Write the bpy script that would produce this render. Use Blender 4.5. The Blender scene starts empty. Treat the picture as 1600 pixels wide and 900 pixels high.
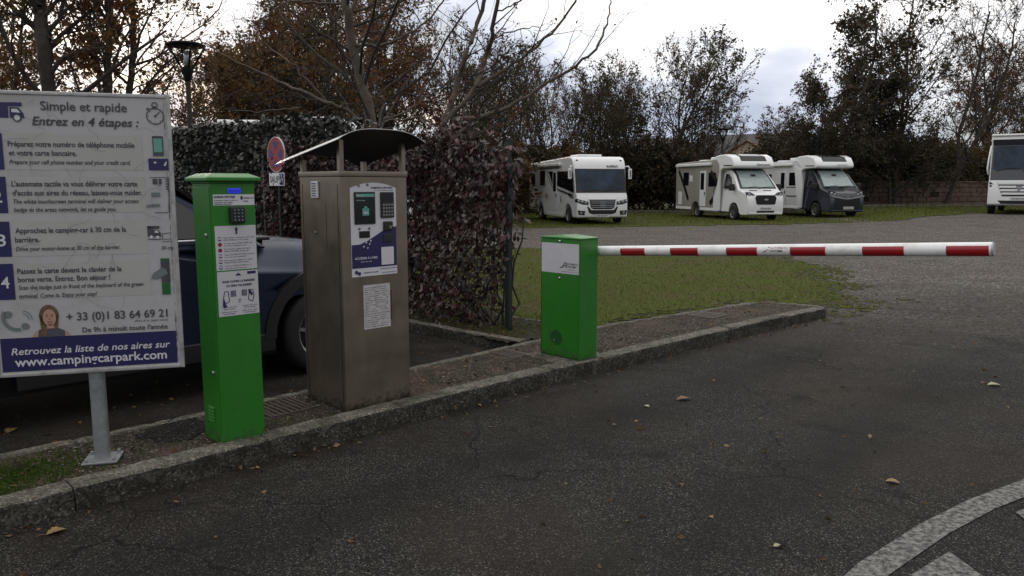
import bpy, bmesh, math, random
import numpy as np
from mathutils import Vector, Matrix
R = math.radians
SC = bpy.context.scene
COL = SC.collection
# ------------------------------------------------------------ camera, sky, sun, exposure
EYE = 1.55; PITCH = R(7.6)
cd = bpy.data.cameras.new('camera'); cam = bpy.data.objects.new('camera', cd); COL.objects.link(cam)
cd.sensor_width = 36; cd.lens = 27; cd.clip_start = 0.05; cd.clip_end = 2000
cam.location = (0, 0, EYE); cam.rotation_euler = (math.pi/2-PITCH, 0, 0); SC.camera = cam
SUN_AZ, SUN_EL = R(-29), R(9)          # azimuth from +Y towards +X
sdir = Vector((math.sin(SUN_AZ)*math.cos(SUN_EL), math.cos(SUN_AZ)*math.cos(SUN_EL), math.sin(SUN_EL)))
sl = bpy.data.lights.new('sun', 'SUN'); sl.energy = 0.6; sl.angle = R(14); sl.color = (1, .86, .68)
so = bpy.data.objects.new('sun', sl); COL.objects.link(so); so.rotation_euler = sdir.to_track_quat('Z', 'Y').to_euler()
W_ = bpy.data.worlds.new('World'); SC.world = W_; W_.use_nodes = True
SC.view_settings.view_transform = 'Standard'; SC.view_settings.look = 'None'
SC.view_settings.exposure = 0.15; SC.view_settings.gamma = 1
try: SC.view_settings.use_curve_mapping = False
except Exception: pass
def world():
    nt = W_.node_tree; N = nt.nodes; L = nt.links; N.clear()
    def nd(t, **k):
        n = N.new(t)
        for a, b in k.items(): setattr(n, a, b)
        return n
    out = nd('ShaderNodeOutputWorld'); bg = nd('ShaderNodeBackground'); bg.inputs[1].default_value = .1
    L.new(bg.outputs[0], out.inputs[0])
    sky = nd('ShaderNodeTexSky', sky_type='NISHITA'); sky.sun_disc = False
    sky.sun_elevation = SUN_EL; sky.sun_rotation = SUN_AZ
    tc = nd('ShaderNodeTexCoord'); sep = nd('ShaderNodeSeparateXYZ'); L.new(tc.outputs['Generated'], sep.inputs[0])
    mp = nd('ShaderNodeMapping'); mp.inputs['Scale'].default_value = (1.6, 1.6, 5.0); mp.inputs['Location'].default_value = (.35, 0, .62)
    L.new(tc.outputs['Generated'], mp.inputs[0])
    n1 = nd('ShaderNodeTexNoise'); n1.inputs['Scale'].default_value = 1.7; n1.inputs['Detail'].default_value = 7; n1.inputs['Roughness'].default_value = .52
    L.new(mp.outputs[0], n1.inputs['Vector'])
    # more bright cloud higher up, blue-grey bank low down
    mr = nd('ShaderNodeMapRange'); mr.inputs[1].default_value = .02; mr.inputs[2].default_value = .34; mr.inputs[3].default_value = -.16; mr.inputs[4].default_value = .30
    L.new(sep.outputs[2], mr.inputs[0])
    ad = nd('ShaderNodeMath', operation='ADD'); L.new(n1.outputs[0], ad.inputs[0]); L.new(mr.outputs[0], ad.inputs[1])
    cr = nd('ShaderNodeValToRGB'); el = cr.color_ramp.elements
    el[0].position = .40; el[0].color = (.36, .40, .49, 1); el[1].position = .66; el[1].color = (1, .985, .97, 1)
    e = cr.color_ramp.elements.new(.52); e.color = (.53, .56, .63, 1)
    L.new(ad.outputs[0], cr.inputs[0])
    sc = nd('ShaderNodeVectorMath', operation='SCALE'); sc.inputs[3].default_value = 14; L.new(cr.outputs[0], sc.inputs[0])
    # brightness falls off away from the low sun (evening side of the sky is dimmer)
    dp = nd('ShaderNodeVectorMath', operation='DOT_PRODUCT'); dp.inputs[1].default_value = sdir; L.new(tc.outputs['Generated'], dp.inputs[0])
    m2 = nd('ShaderNodeMapRange'); m2.inputs[1].default_value = -.5; m2.inputs[2].default_value = .75; m2.inputs[3].default_value = WORLD_BACK; m2.inputs[4].default_value = 1
    L.new(dp.outputs['Value'], m2.inputs[0])
    s2 = nd('ShaderNodeVectorMath', operation='SCALE'); L.new(sc.outputs[0], s2.inputs[0]); L.new(m2.outputs[0], s2.inputs[3])
    # warm glow round the veiled sun
    pw = nd('ShaderNodeMath', operation='POWER'); cl = nd('ShaderNodeMath', operation='MAXIMUM'); cl.inputs[1].default_value = 0
    L.new(dp.outputs['Value'], cl.inputs[0]); L.new(cl.outputs[0], pw.inputs[0]); pw.inputs[1].default_value = 60
    gl = nd('ShaderNodeVectorMath', operation='SCALE'); gl.inputs[0].default_value = (9, 6.8, 4.4); L.new(pw.outputs[0], gl.inputs[3])
    a2 = nd('ShaderNodeVectorMath', operation='ADD'); L.new(s2.outputs[0], a2.inputs[0]); L.new(gl.outputs[0], a2.inputs[1])
    # thin gaps in the cloud let the clear sky through
    n2 = nd('ShaderNodeTexNoise'); n2.inputs['Scale'].default_value = 3.1; n2.inputs['Detail'].default_value = 4; L.new(mp.outputs[0], n2.inputs['Vector'])
    m3 = nd('ShaderNodeMapRange'); m3.inputs[1].default_value = .54; m3.inputs[2].default_value = .72; m3.inputs[3].default_value = 0; m3.inputs[4].default_value = .55
    L.new(n2.outputs[0], m3.inputs[0])
    mx = nd('ShaderNodeMix', data_type='RGBA'); L.new(m3.outputs[0], mx.inputs[0]); L.new(a2.outputs[0], mx.inputs[6]); L.new(sky.outputs[0], mx.inputs[7])
    L.new(mx.outputs[2], bg.inputs[0])
WORLD_BACK = .56
world()

# ------------------------------------------------------------ helpers
Q = math.sqrt(.5)
def W(s, t, z=0): return Vector(((s-t)*Q, (s+t)*Q, z))     # s runs along the island, t across it (away from the road)
def at(u, v, y):                                            # a point y metres ahead
    fx, fu = (u-800)/1200, -(v-450)/1200
    d = Vector((fx, math.cos(PITCH)+fu*math.sin(PITCH), -math.sin(PITCH)+fu*math.cos(PITCH)))
    return Vector((0, 0, EYE))+d*(y/d.y)
def sstep(a, b, x):
    x = min(1, max(0, (x-a)/(b-a))); return x*x*(3-2*x)
def gh(x, y): return .31*sstep(14, 20.5, x)*sstep(22, 31, y)  # the ground rises a little towards the far right
def tag(o, label=None, cat=None, group=None, kind=None):
    if label: o['label'] = label
    if cat: o['category'] = cat
    if group: o['group'] = group
    if kind: o['kind'] = kind
    return o
def thing(name, label, cat, loc=(0, 0, 0), rz=0, group=None):
    o = bpy.data.objects.new(name, None); COL.objects.link(o); o.empty_display_size = .2
    o.location = loc; o.rotation_euler = (0, 0, rz); return tag(o, label, cat, group)
def copy_tree(o, parent=None):
    c = o.copy(); COL.objects.link(c)
    if parent: c.parent = parent
    for ch in list(o.children): copy_tree(ch, c)
    return c
class MB:
    def __init__(s): s.v = []; s.f = []; s.m = []
    def add(s, vs, fs, m=0):
        b = len(s.v); s.v += [tuple(p) for p in vs]
        for f in fs: s.f.append([i+b for i in f]); s.m.append(m)
        return s
    def box(s, x0, x1, y0, y1, z0, z1, m=0):
        return s.add([(x0,y0,z0),(x1,y0,z0),(x1,y1,z0),(x0,y1,z0),(x0,y0,z1),(x1,y0,z1),(x1,y1,z1),(x0,y1,z1)],
              [(0,3,2,1),(4,5,6,7),(0,1,5,4),(1,2,6,5),(2,3,7,6),(3,0,4,7)], m)
    def prism(s, poly, ax, a, b, m=0, fn=None):
        P = {'x': lambda p, q: (q, p[0], p[1]), 'y': lambda p, q: (p[0], q, p[1]), 'z': lambda p, q: (p[0], p[1], q)}[ax]
        n = len(poly); vs = [P(p, a) for p in poly]+[P(p, b) for p in poly]
        if fn: vs = [fn(v) for v in vs]
        return s.add(vs, [list(range(n))[::-1], list(range(n, 2*n))]+[(i, (i+1) % n, n+(i+1) % n, n+i) for i in range(n)], m)
    def tube(s, pts, r, n=8, m=0, caps=True):
        pts = [Vector(p) for p in pts]; k = len(pts)
        rs = r if isinstance(r, (list, tuple)) else [r]*k
        vs = []; ref = None
        for i, p in enumerate(pts):
            d = (pts[min(i+1, k-1)]-pts[max(i-1, 0)]).normalized()
            if ref is None: ref = Vector((0, 0, 1)) if abs(d.z) < .9 else Vector((1, 0, 0))
            a = d.cross(ref).normalized(); b = d.cross(a).normalized(); ref = b.cross(d)*1.0 if False else ref
            for j in range(n):
                q = 2*math.pi*j/n; vs.append(p+(a*math.cos(q)+b*math.sin(q))*rs[i])
        fs = [(i*n+j, i*n+(j+1) % n, (i+1)*n+(j+1) % n, (i+1)*n+j) for i in range(k-1) for j in range(n)]
        if caps: fs += [list(range(n))[::-1], list(range((k-1)*n, k*n))]
        return s.add(vs, fs, m)
    def lathe(s, prof, c=(0, 0, 0), ax='z', n=24, m=0, caps=True):
        vs = []
        for r, h in prof:
            for j in range(n):
                q = 2*math.pi*j/n; a, b = r*math.cos(q), r*math.sin(q)
                v = {'z': (a, b, h), 'y': (a, h, b), 'x': (h, a, b)}[ax]
                vs.append((v[0]+c[0], v[1]+c[1], v[2]+c[2]))
        k = len(prof)
        fs = [(i*n+j, i*n+(j+1) % n, (i+1)*n+(j+1) % n, (i+1)*n+j) for i in range(k-1) for j in range(n)]
        if caps: fs += [list(range(n))[::-1], list(range((k-1)*n, k*n))]
        return s.add(vs, fs, m)
    def build(s, name, mats, parent=None, bevel=0, seg=2, smooth=False, loc=None, fix=True, ang=30):
        me = bpy.data.meshes.new(name); me.from_pydata(s.v, [], s.f)
        for mt in (mats if isinstance(mats, (list, tuple)) else [mats]): me.materials.append(mt)
        me.polygons.foreach_set('material_index', s.m)
        if fix:
            bm = bmesh.new(); bm.from_mesh(me); bmesh.ops.recalc_face_normals(bm, faces=bm.faces[:]); bm.to_mesh(me); bm.free()
        if smooth: me.polygons.foreach_set('use_smooth', [True]*len(me.polygons))
        o = bpy.data.objects.new(name, me); COL.objects.link(o)
        if parent: o.parent = parent
        if loc is not None: o.location = loc
        if bevel:
            b = o.modifiers.new('bevel', 'BEVEL'); b.width = bevel; b.segments = seg; b.limit_method = 'ANGLE'; b.angle_limit = R(ang)
            b.harden_normals = False
            me.polygons.foreach_set('use_smooth', [True]*len(me.polygons))
            w = o.modifiers.new('wn', 'WEIGHTED_NORMAL'); w.keep_sharp = True
        return o
_tc = {}
def text_geo(txt, shear=0., bold=0.):
    k = (txt, shear, bold)
    if k in _tc: return _tc[k]
    cu = bpy.data.curves.new('t', 'FONT'); cu.body = txt; cu.size = 1; cu.shear = shear; cu.offset = bold; cu.resolution_u = 3; cu.fill_mode = 'FRONT'
    o = bpy.data.objects.new('t', cu); COL.objects.link(o)
    dg = bpy.context.evaluated_depsgraph_get(); me = bpy.data.meshes.new_from_object(o.evaluated_get(dg))
    vs = [tuple(v.co) for v in me.vertices]; fs = [tuple(p.vertices) for p in me.polygons]
    bpy.data.objects.remove(o); bpy.data.curves.remove(cu); bpy.data.meshes.remove(me)
    _tc[k] = (vs, fs); return _tc[k]
def text(mb, txt, fn, x0, x1, base, size, m=0, shear=0., bold=0.012):
    """flat lettering stretched to run from x0 to x1 on the plane fn(a, b)"""
    vs, fs = text_geo(txt, shear, bold)
    if not vs: return
    lo = min(v[0] for v in vs); hi = max(v[0] for v in vs); k = (x1-x0)/max(hi-lo, 1e-6)
    mb.add([fn(x0+(v[0]-lo)*k, base+v[1]*size) for v in vs], fs, m)
def flat(mb, fn, pts, m=0): mb.add([fn(*p) for p in pts], [list(range(len(pts)))], m)
def rect(mb, fn, x0, z0, x1, z1, m=0): flat(mb, fn, [(x0, z0), (x1, z0), (x1, z1), (x0, z1)], m)
def disc(mb, fn, cx, cz, r, m=0, n=20, rz=None): flat(mb, fn, [(cx+r*math.cos(2*math.pi*i/n), cz+(rz or r)*math.sin(2*math.pi*i/n)) for i in range(n)], m)
def ring(mb, fn, cx, cz, r0, r1, m=0, n=24, a0=0, a1=360):
    P = []
    for i in range(n+1):
        q = R(a0+(a1-a0)*i/n); P.append((fn(cx+r0*math.cos(q), cz+r0*math.sin(q)), fn(cx+r1*math.cos(q), cz+r1*math.sin(q))))
    mb.add([p for q in P for p in q], [(2*i, 2*i+1, 2*i+3, 2*i+2) for i in range(n)], m)
def stroke(mb, fn, pts, w, m=0):
    for a, b in zip(pts[:-1], pts[1:]):
        d = Vector((b[0]-a[0], b[1]-a[1])); n = Vector((-d.y, d.x)).normalized()*w/2
        flat(mb, fn, [(a[0]-n.x, a[1]-n.y), (b[0]-n.x, b[1]-n.y), (b[0]+n.x, b[1]+n.y), (a[0]+n.x, a[1]+n.y)], m)

# ------------------------------------------------------------ materials
def mat(name, col, rough=.6, metal=0., spec=.5, var=0., vscale=6., bump=0., bscale=60., dirt=None, dscale=2., damt=.5, coat=0., emit=0., rvar=0.):
    m = bpy.data.materials.new(name); m.use_nodes = True; nt = m.node_tree; b = nt.nodes['Principled BSDF']; L = nt.links
    b.inputs['Base Color'].default_value = (*col, 1); b.inputs['Roughness'].default_value = rough; b.inputs['Metallic'].default_value = metal
    b.inputs['Specular IOR Level'].default_value = spec; b.inputs['Coat Weight'].default_value = coat
    if emit: b.inputs['Emission Color'].default_value = (*col, 1); b.inputs['Emission Strength'].default_value = emit
    tc = nt.nodes.new('ShaderNodeTexCoord')
    cur = None
    if var:
        n = nt.nodes.new('ShaderNodeTexNoise'); n.inputs['Scale'].default_value = vscale; n.inputs['Detail'].default_value = 6; n.inputs['Roughness'].default_value = .65
        L.new(tc.outputs['Object'], n.inputs['Vector'])
        r = nt.nodes.new('ShaderNodeMapRange'); r.inputs[1].default_value = .3; r.inputs[2].default_value = .7; r.inputs[3].default_value = 1-var; r.inputs[4].default_value = 1+var
        L.new(n.outputs[0], r.inputs[0])
        s = nt.nodes.new('ShaderNodeVectorMath'); s.operation = 'SCALE'; s.inputs[0].default_value = col; L.new(r.outputs[0], s.inputs[3]); cur = s.outputs[0]
    if dirt:
        n = nt.nodes.new('ShaderNodeTexNoise'); n.inputs['Scale'].default_value = dscale; n.inputs['Detail'].default_value = 8; n.inputs['Roughness'].default_value = .7
        L.new(tc.outputs['Object'], n.inputs['Vector'])
        r = nt.nodes.new('ShaderNodeMapRange'); r.inputs[1].default_value = .48; r.inputs[2].default_value = .68; r.inputs[3].default_value = 0; r.inputs[4].default_value = damt
        L.new(n.outputs[0], r.inputs[0])
        x = nt.nodes.new('ShaderNodeMix'); x.data_type = 'RGBA'; L.new(r.outputs[0], x.inputs[0]); x.inputs[7].default_value = (*dirt, 1)
        if cur: L.new(cur, x.inputs[6])
        else: x.inputs[6].default_value = (*col, 1)
        cur = x.outputs[2]
    if cur: L.new(cur, b.inputs['Base Color'])
    if rvar:
        n = nt.nodes.new('ShaderNodeTexNoise'); n.inputs['Scale'].default_value = 5; n.inputs['Detail'].default_value = 5; L.new(tc.outputs['Object'], n.inputs['Vector'])
        r = nt.nodes.new('ShaderNodeMapRange'); r.inputs[1].default_value = .3; r.inputs[2].default_value = .7; r.inputs[3].default_value = max(0, rough-rvar); r.inputs[4].default_value = rough+rvar
        L.new(n.outputs[0], r.inputs[0]); L.new(r.outputs[0], b.inputs['Roughness'])
    if bump:
        n = nt.nodes.new('ShaderNodeTexNoise'); n.inputs['Scale'].default_value = bscale; n.inputs['Detail'].default_value = 5
        L.new(tc.outputs['Object'], n.inputs['Vector'])
        bp = nt.nodes.new('ShaderNodeBump'); bp.inputs['Strength'].default_value = bump; bp.inputs['Distance'].default_value = .01
        L.new(n.outputs[0], bp.inputs['Height']); L.new(bp.outputs[0], b.inputs['Normal'])
    return m
def leaf_mat(name, cols, trans=.25, rough=.55, clump=1.2, spec=.25):
    """leaf colour varies leaf by leaf and in clumps"""
    m = bpy.data.materials.new(name); m.use_nodes = True; nt = m.node_tree; N = nt.nodes; L = nt.links; b = N['Principled BSDF']
    g = N.new('ShaderNodeNewGeometry'); tc = N.new('ShaderNodeTexCoord'); n = N.new('ShaderNodeTexNoise'); n.inputs['Scale'].default_value = clump; n.inputs['Detail'].default_value = 2
    L.new(tc.outputs['Object'], n.inputs['Vector'])
    a = N.new('ShaderNodeMath'); a.operation = 'MULTIPLY_ADD'; a.inputs[1].default_value = .55; L.new(g.outputs['Random Per Island'], a.inputs[0])
    k = N.new('ShaderNodeMath'); k.operation = 'MULTIPLY_ADD'; k.inputs[1].default_value = 1.3; k.inputs[2].default_value = -.42; L.new(n.outputs[0], k.inputs[0]); L.new(k.outputs[0], a.inputs[2])
    cr = N.new('ShaderNodeValToRGB'); el = cr.color_ramp.elements
    for i, c in enumerate(cols):
        p = i/(len(cols)-1)
        e = el[0] if i == 0 else (el[-1] if i == len(cols)-1 else el.new(p)); e.position = p; e.color = (*c, 1)
    L.new(a.outputs[0], cr.inputs[0]); L.new(cr.outputs[0], b.inputs['Base Color'])
    b.inputs['Roughness'].default_value = rough; b.inputs['Specular IOR Level'].default_value = spec
    t = N.new('ShaderNodeBsdfTranslucent'); L.new(cr.outputs[0], t.inputs[0]); mx = N.new('ShaderNodeMixShader'); mx.inputs[0].default_value = trans
    L.new(b.outputs[0], mx.inputs[1]); L.new(t.outputs[0], mx.inputs[2]); L.new(mx.outputs[0], N['Material Output'].inputs[0]); return m
M = {}
def setup_mats():
    M['white_paint'] = mat('white paint', (.78, .78, .78), .28, var=.04, vscale=2, dirt=(.34, .33, .29), dscale=7, damt=.5, coat=.3)
    M['mh_white'] = mat('motorhome white', (.80, .81, .82), .25, var=.03, vscale=1.5, dirt=(.5, .5, .48), dscale=1.2, damt=.18, coat=.4)
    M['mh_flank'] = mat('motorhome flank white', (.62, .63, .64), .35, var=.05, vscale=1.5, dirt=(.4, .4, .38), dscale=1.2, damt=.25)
    M['mh_grey'] = mat('motorhome warm grey', (.30, .28, .25), .35, var=.05, vscale=1.5, dirt=(.2, .19, .17), dscale=1.2, damt=.25)
    M['mh_dark'] = mat('dark slate cab paint', (.025, .03, .042), .22, var=.08, vscale=2, coat=.5)
    M['black_plastic'] = mat('black plastic', (.012, .012, .013), .5, var=.15, vscale=8)
    M['seal'] = mat('black trim', (.006, .006, .007), .35)
    M['glass'] = mat('dark window glass', (.006, .008, .011), .05, spec=.6)
    M['glass_blue'] = mat('bluish windscreen glass', (.022, .040, .066), .08, spec=.22, var=.6, vscale=1.6)
    M['glass_screen'] = mat('windscreen with silver blind', (.30, .37, .37), .12, spec=.6, var=.22, vscale=2.2)
    M['chrome'] = mat('chrome trim', (.6, .6, .62), .18, metal=1, var=.05)
    M['lamp_glass'] = mat('headlamp lens', (.28, .30, .32), .12, spec=.7, metal=.4, var=.5, vscale=9)
    M['lamp_dark'] = mat('headlamp housing', (.02, .022, .025), .12, spec=.7)
    M['tyre'] = mat('tyre rubber', (.012, .012, .012), .75, var=.2, vscale=15, bump=.2, bscale=80)
    M['rim'] = mat('wheel alloy', (.32, .32, .33), .35, metal=.8, var=.15, vscale=10)
    M['plate'] = mat('licence plate white', (.55, .55, .54), .4, var=.05)
    M['ink_faded'] = mat('faded board ink', (.055, .055, .07), .5, var=.35, vscale=20)
    M['ink'] = mat('black ink', (.012, .012, .014), .5, var=.1)
    M['logo_blue'] = mat('blue badge', (.02, .05, .2), .3)
    M['green_paint'] = mat('green powder coat', (.020, .165, .014), .42, var=.07, vscale=4, dirt=(.006, .065, .009), dscale=5, damt=.3, bump=.03, bscale=300, rvar=.08)
    M['green_dark'] = mat('dark green plastic', (.006, .07, .01), .5, var=.1)  # darker green of the round cover and corner seam
    M['steel'] = mat('brushed stainless steel', (.27, .222, .170), .36, metal=.8, var=.10, vscale=2.5, dirt=(.18, .15, .115), dscale=3, damt=.45, rvar=.08)
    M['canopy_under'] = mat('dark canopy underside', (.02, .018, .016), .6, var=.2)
    M['canopy'] = mat('pale metal sheet', (.62, .62, .60), .25, metal=.5, var=.06, vscale=3, dirt=(.2, .19, .16), dscale=4, damt=.5)
    M['galv'] = mat('galvanised steel', (.33, .345, .36), .45, metal=.6, var=.22, vscale=22, dirt=(.18, .18, .17), dscale=6, damt=.4)
    M['alu'] = mat('aluminium edge', (.46, .46, .46), .4, metal=.4, var=.12, vscale=14, dirt=(.12, .12, .11), dscale=10, damt=.6)
    M['sticker'] = mat('pale grey sticker', (.52, .52, .56), .45, var=.05, vscale=4, dirt=(.40, .40, .42), dscale=6, damt=.3)
    M['sticker_white'] = mat('white sticker', (.60, .60, .64), .4, var=.04, vscale=5)
    M['navy'] = mat('navy print', (.018, .016, .085), .4, var=.12, vscale=4)
    M['screen'] = mat('terminal screen', (.012, .018, .018), .12, spec=.6, var=.3, vscale=12)
    M['teal'] = mat('teal screen print', (.12, .34, .29), .4)
    M['lit_blue'] = mat('lit blue display', (.02, .03, .55), .3, emit=.55)
    M['key'] = mat('metal key', (.20, .20, .19), .4, metal=.5, var=.1)
    M['paper'] = mat('weathered paper notice', (.50, .47, .48), .7, var=.12, vscale=20, dirt=(.22, .19, .2), dscale=18, damt=.6)
    M['red'] = mat('red reflective tape', (.29, .008, .013), .35, var=.08, vscale=12, dirt=(.25, .012, .015), dscale=9, damt=.5)
    M['sign_red'] = mat('red sign film', (.24, .012, .02), .45, var=.08)
    M['sign_blue'] = mat('blue sign film', (.014, .02, .13), .45, var=.08)
    M['skin'] = mat('printed skin tone', (.42, .25, .18), .5); M['hair'] = mat('printed hair', (.13, .075, .04), .5, var=.3, vscale=60)
    M['grey_print'] = mat('grey print', (.15, .17, .18), .5); M['navy_cloth'] = mat('printed dark vest', (.07, .07, .10), .5)
    M['green_print'] = mat('green print', (.01, .11, .02), .5); M['lt_line'] = mat('pale panel band', (.405, .405, .395), .5, var=.06, vscale=5)
    M['board'] = mat('weathered board film', (.44, .44, .455), .45, var=.06, vscale=4, dirt=(.27, .27, .265), dscale=4, damt=.6)
    M['car_paint'] = mat('blue grey car paint', (.011, .018, .040), .3, metal=.4, var=.06, vscale=3, coat=.1)
    M['lamp_metal'] = mat('dark lamp metal', (.010, .009, .009), .8, spec=.15, var=.15)
    M['lamp_pole'] = mat('brown lamp pole', (.030, .025, .022), .85, spec=.15, var=.15, vscale=8)
    M['fence_green'] = mat('dark green fence coat', (.006, .016, .012), .5, var=.1)
    M['iron'] = mat('rusty cast iron', (.055, .036, .028), .7, var=.3, vscale=20, dirt=(.03, .022, .018), dscale=14, damt=.6, bump=.3, bscale=80)
    M['patch'] = mat('dark tar patch', (.02, .019, .019), .85, var=.3, vscale=25, bump=.5, bscale=120)
    M['concrete'] = mat('weathered kerb concrete', (.17, .155, .13), .9, var=.35, vscale=9, dirt=(.045, .042, .032), dscale=3.6, damt=.9, bump=.8, bscale=60)
    M['concrete_shade_grime'] = mat('shaded grimy kerb face', (.055, .050, .040), .95, var=.45, vscale=10, dirt=(.020, .021, .014), dscale=4.5, damt=.9, bump=.8, bscale=60)
    M['stone'] = mat('rubble stone', (.13, .085, .068), .9, var=.35, vscale=3.5, dirt=(.05, .04, .03), dscale=5, damt=.6, bump=.6, bscale=12)
    M['plaster'] = mat('house plaster', (.42, .35, .27), .9, var=.1, vscale=2); M['rooftile'] = mat('roof tile', (.20, .10, .06), .85, var=.25, vscale=4, bump=.3, bscale=20)
    M['slate'] = mat('dark roof slate', (.05, .047, .048), .7, var=.2, vscale=4)
    M['bark'] = mat('dark bark', (.045, .036, .028), .9, var=.35, vscale=6, bump=.5, bscale=30)
    M['bark_pale'] = mat('grey brown bark', (.105, .078, .058), .9, var=.35, vscale=5, dirt=(.05, .04, .03), dscale=9, damt=.6, bump=.5, bscale=40)
    M['twig'] = mat('dark twigs', (.035, .026, .022), .9, var=.3, vscale=5)
    M['l_rust'] = leaf_mat('rust leaves', [(.05, .03, .016), (.12, .055, .024), (.20, .085, .030), (.22, .13, .04)], .42)
    M['l_rust2'] = leaf_mat('brown olive leaves', [(.045, .034, .018), (.09, .06, .026), (.15, .08, .032), (.13, .11, .036)], .42)
    M['l_olive'] = leaf_mat('olive leaves', [(.032, .033, .016), (.06, .056, .024), (.095, .066, .028), (.08, .09, .028)], .35)
    M['l_dark'] = leaf_mat('dark evergreen leaves', [(.022, .024, .014), (.045, .042, .022), (.075, .052, .028), (.105, .060, .030)], .3)
    M['l_creeper'] = leaf_mat('purple red creeper leaves', [(.014, .012, .010), (.030, .020, .017), (.048, .022, .019), (.080, .030, .028), (.036, .036, .020)], .12, .38, 2.2, .5)
    M['l_ivy'] = leaf_mat('grey green ivy leaves', [(.010, .012, .010), (.02, .024, .019), (.035, .04, .033), (.05, .055, .045)], .08, .38, 2.5, .5)
    M['grass'] = leaf_mat('grass blades', [(.040, .055, .008), (.068, .088, .011), (.10, .11, .018), (.15, .105, .035)], .5, .7, .9, .1)
    M['moss'] = leaf_mat('moss tufts', [(.025, .05, .006), (.045, .085, .01), (.07, .10, .015)], .25, .7, 6, .1)
    M['litter'] = leaf_mat('fallen leaves', [(.05, .03, .016), (.11, .06, .028), (.17, .11, .05), (.24, .18, .10)], .05, .7, 3)
    M['leaf_gold'] = mat('dry golden leaf', (.22, .14, .055), .7, var=.35, vscale=40); M['leaf_brown'] = mat('dry brown leaf', (.15, .075, .04), .7, var=.35, vscale=40)
    M['leaf_pale'] = mat('bleached pale leaf', (.33, .29, .19), .7, var=.3, vscale=40)
setup_mats()
def ground_mat():
    m = bpy.data.materials.new('asphalt passing into gravel'); m.use_nodes = True; nt = m.node_tree; N = nt.nodes; L = nt.links; b = N['Principled BSDF']
    def nd(t, **k):
        n = N.new(t)
        for a, c in k.items(): setattr(n, a, c)
        return n
    tc = nd('ShaderNodeTexCoord')
    def noise(sc, det=6, rough=.6):
        n = nd('ShaderNodeTexNoise'); n.inputs['Scale'].default_value = sc; n.inputs['Detail'].default_value = det; n.inputs['Roughness'].default_value = rough
        L.new(tc.outputs['Object'], n.inputs['Vector']); return n.outputs[0]
    def ramp(src, pts):
        r = nd('ShaderNodeValToRGB'); e = r.color_ramp.elements
        for i, (p, c) in enumerate(pts):
            q = e[0] if i == 0 else (e[-1] if i == len(pts)-1 else e.new(p)); q.position = p; q.color = (*c, 1)
        L.new(src, r.inputs[0]); return r.outputs[0]
    def mrange(src, a, bb, c=0, d=1):
        r = nd('ShaderNodeMapRange'); r.inputs[1].default_value = a; r.inputs[2].default_value = bb; r.inputs[3].default_value = c; r.inputs[4].default_value = d
        L.new(src, r.inputs[0]); return r.outputs[0]
    def mix(f, a, c, mode='MIX'):
        x = nd('ShaderNodeMix', data_type='RGBA', blend_type=mode)
        for s, k in ((f, 0), (a, 6), (c, 7)):
            if isinstance(s, (int, float)): x.inputs[k].default_value = s
            elif isinstance(s, tuple): x.inputs[k].default_value = (*s, 1)
            else: L.new(s, x.inputs[k])
        return x.outputs[2]
    vo = nd('ShaderNodeTexVoronoi'); vo.inputs['Scale'].default_value = 190; L.new(tc.outputs['Object'], vo.inputs['Vector'])
    vr = nd('ShaderNodeSeparateColor'); L.new(vo.outputs['Color'], vr.inputs[0])
    stone = ramp(vr.outputs[0], [(0, (.009, .0082, .0074)), (.5, (.025, .0228, .0205)), (.78, (.048, .044, .039)), (.93, (.092, .085, .076)), (1, (.25, .235, .21))])
    big = noise(.55, 5, .6); mid = noise(4, 6, .65)
    asphalt = mix(mrange(mid, .38, .66, 0, .5), stone, (.020, .0178, .0158))
    asphalt = mix(mrange(big, .46, .66, 0, .62), asphalt, (.046, .036, .027))
    asphalt = mix(mrange(noise(.23, 4, .55), .52, .66, 0, .5), asphalt, (.055, .050, .046))
    asphalt = mix(mrange(noise(1.3, 7, .7), .56, .70, 0, .75), asphalt, (.008, .0075, .0075))      # oily and damp stains
    tt = nd('ShaderNodeVectorMath', operation='DOT_PRODUCT'); tt.inputs[1].default_value = (-.7071, .7071, 0); L.new(tc.outputs['Object'], tt.inputs[0])
    for c0 in (1.75, 3.05):                                                                        # tyre-polished wheel tracks of the lane
        dd = nd('ShaderNodeMath', operation='SUBTRACT'); L.new(tt.outputs['Value'], dd.inputs[0]); dd.inputs[1].default_value = c0; ab = nd('ShaderNodeMath', operation='ABSOLUTE'); L.new(dd.outputs[0], ab.inputs[0])
        kf = nd('ShaderNodeMath', operation='MULTIPLY'); L.new(mrange(ab.outputs[0], .12, .42, 1, 0), kf.inputs[0]); L.new(mrange(noise(1.1, 5, .65), .36, .6, .1, .55), kf.inputs[1]); asphalt = mix(kf.outputs[0], asphalt, (.013, .0125, .012))
    gut = nd('ShaderNodeMath', operation='MULTIPLY'); L.new(mrange(tt.outputs['Value'], 3.25, 3.9, 0, 1), gut.inputs[0]); L.new(mrange(noise(3, 6, .7), .40, .62, 0, .8), gut.inputs[1])
    asphalt = mix(gut.outputs[0], asphalt, (.020, .015, .010))                                    # gutter silt      # dusty brown wear
    gv = nd('ShaderNodeTexVoronoi'); gv.inputs['Scale'].default_value = 38; L.new(tc.outputs['Object'], gv.inputs['Vector'])
    gs = nd('ShaderNodeSeparateColor'); L.new(gv.outputs['Color'], gs.inputs[0])
    gravel = ramp(gs.outputs[0], [(0, (.035, .03, .028)), (.5, (.11, .098, .088)), (.88, (.19, .172, .155)), (1, (.36, .33, .30))])
    gravel = mix(mrange(noise(.9, 6, .65), .42, .68, 0, .55), gravel, (.075, .058, .042))
    geo = nd('ShaderNodeSeparateXYZ'); L.new(tc.outputs['Object'], geo.inputs[0])
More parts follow.
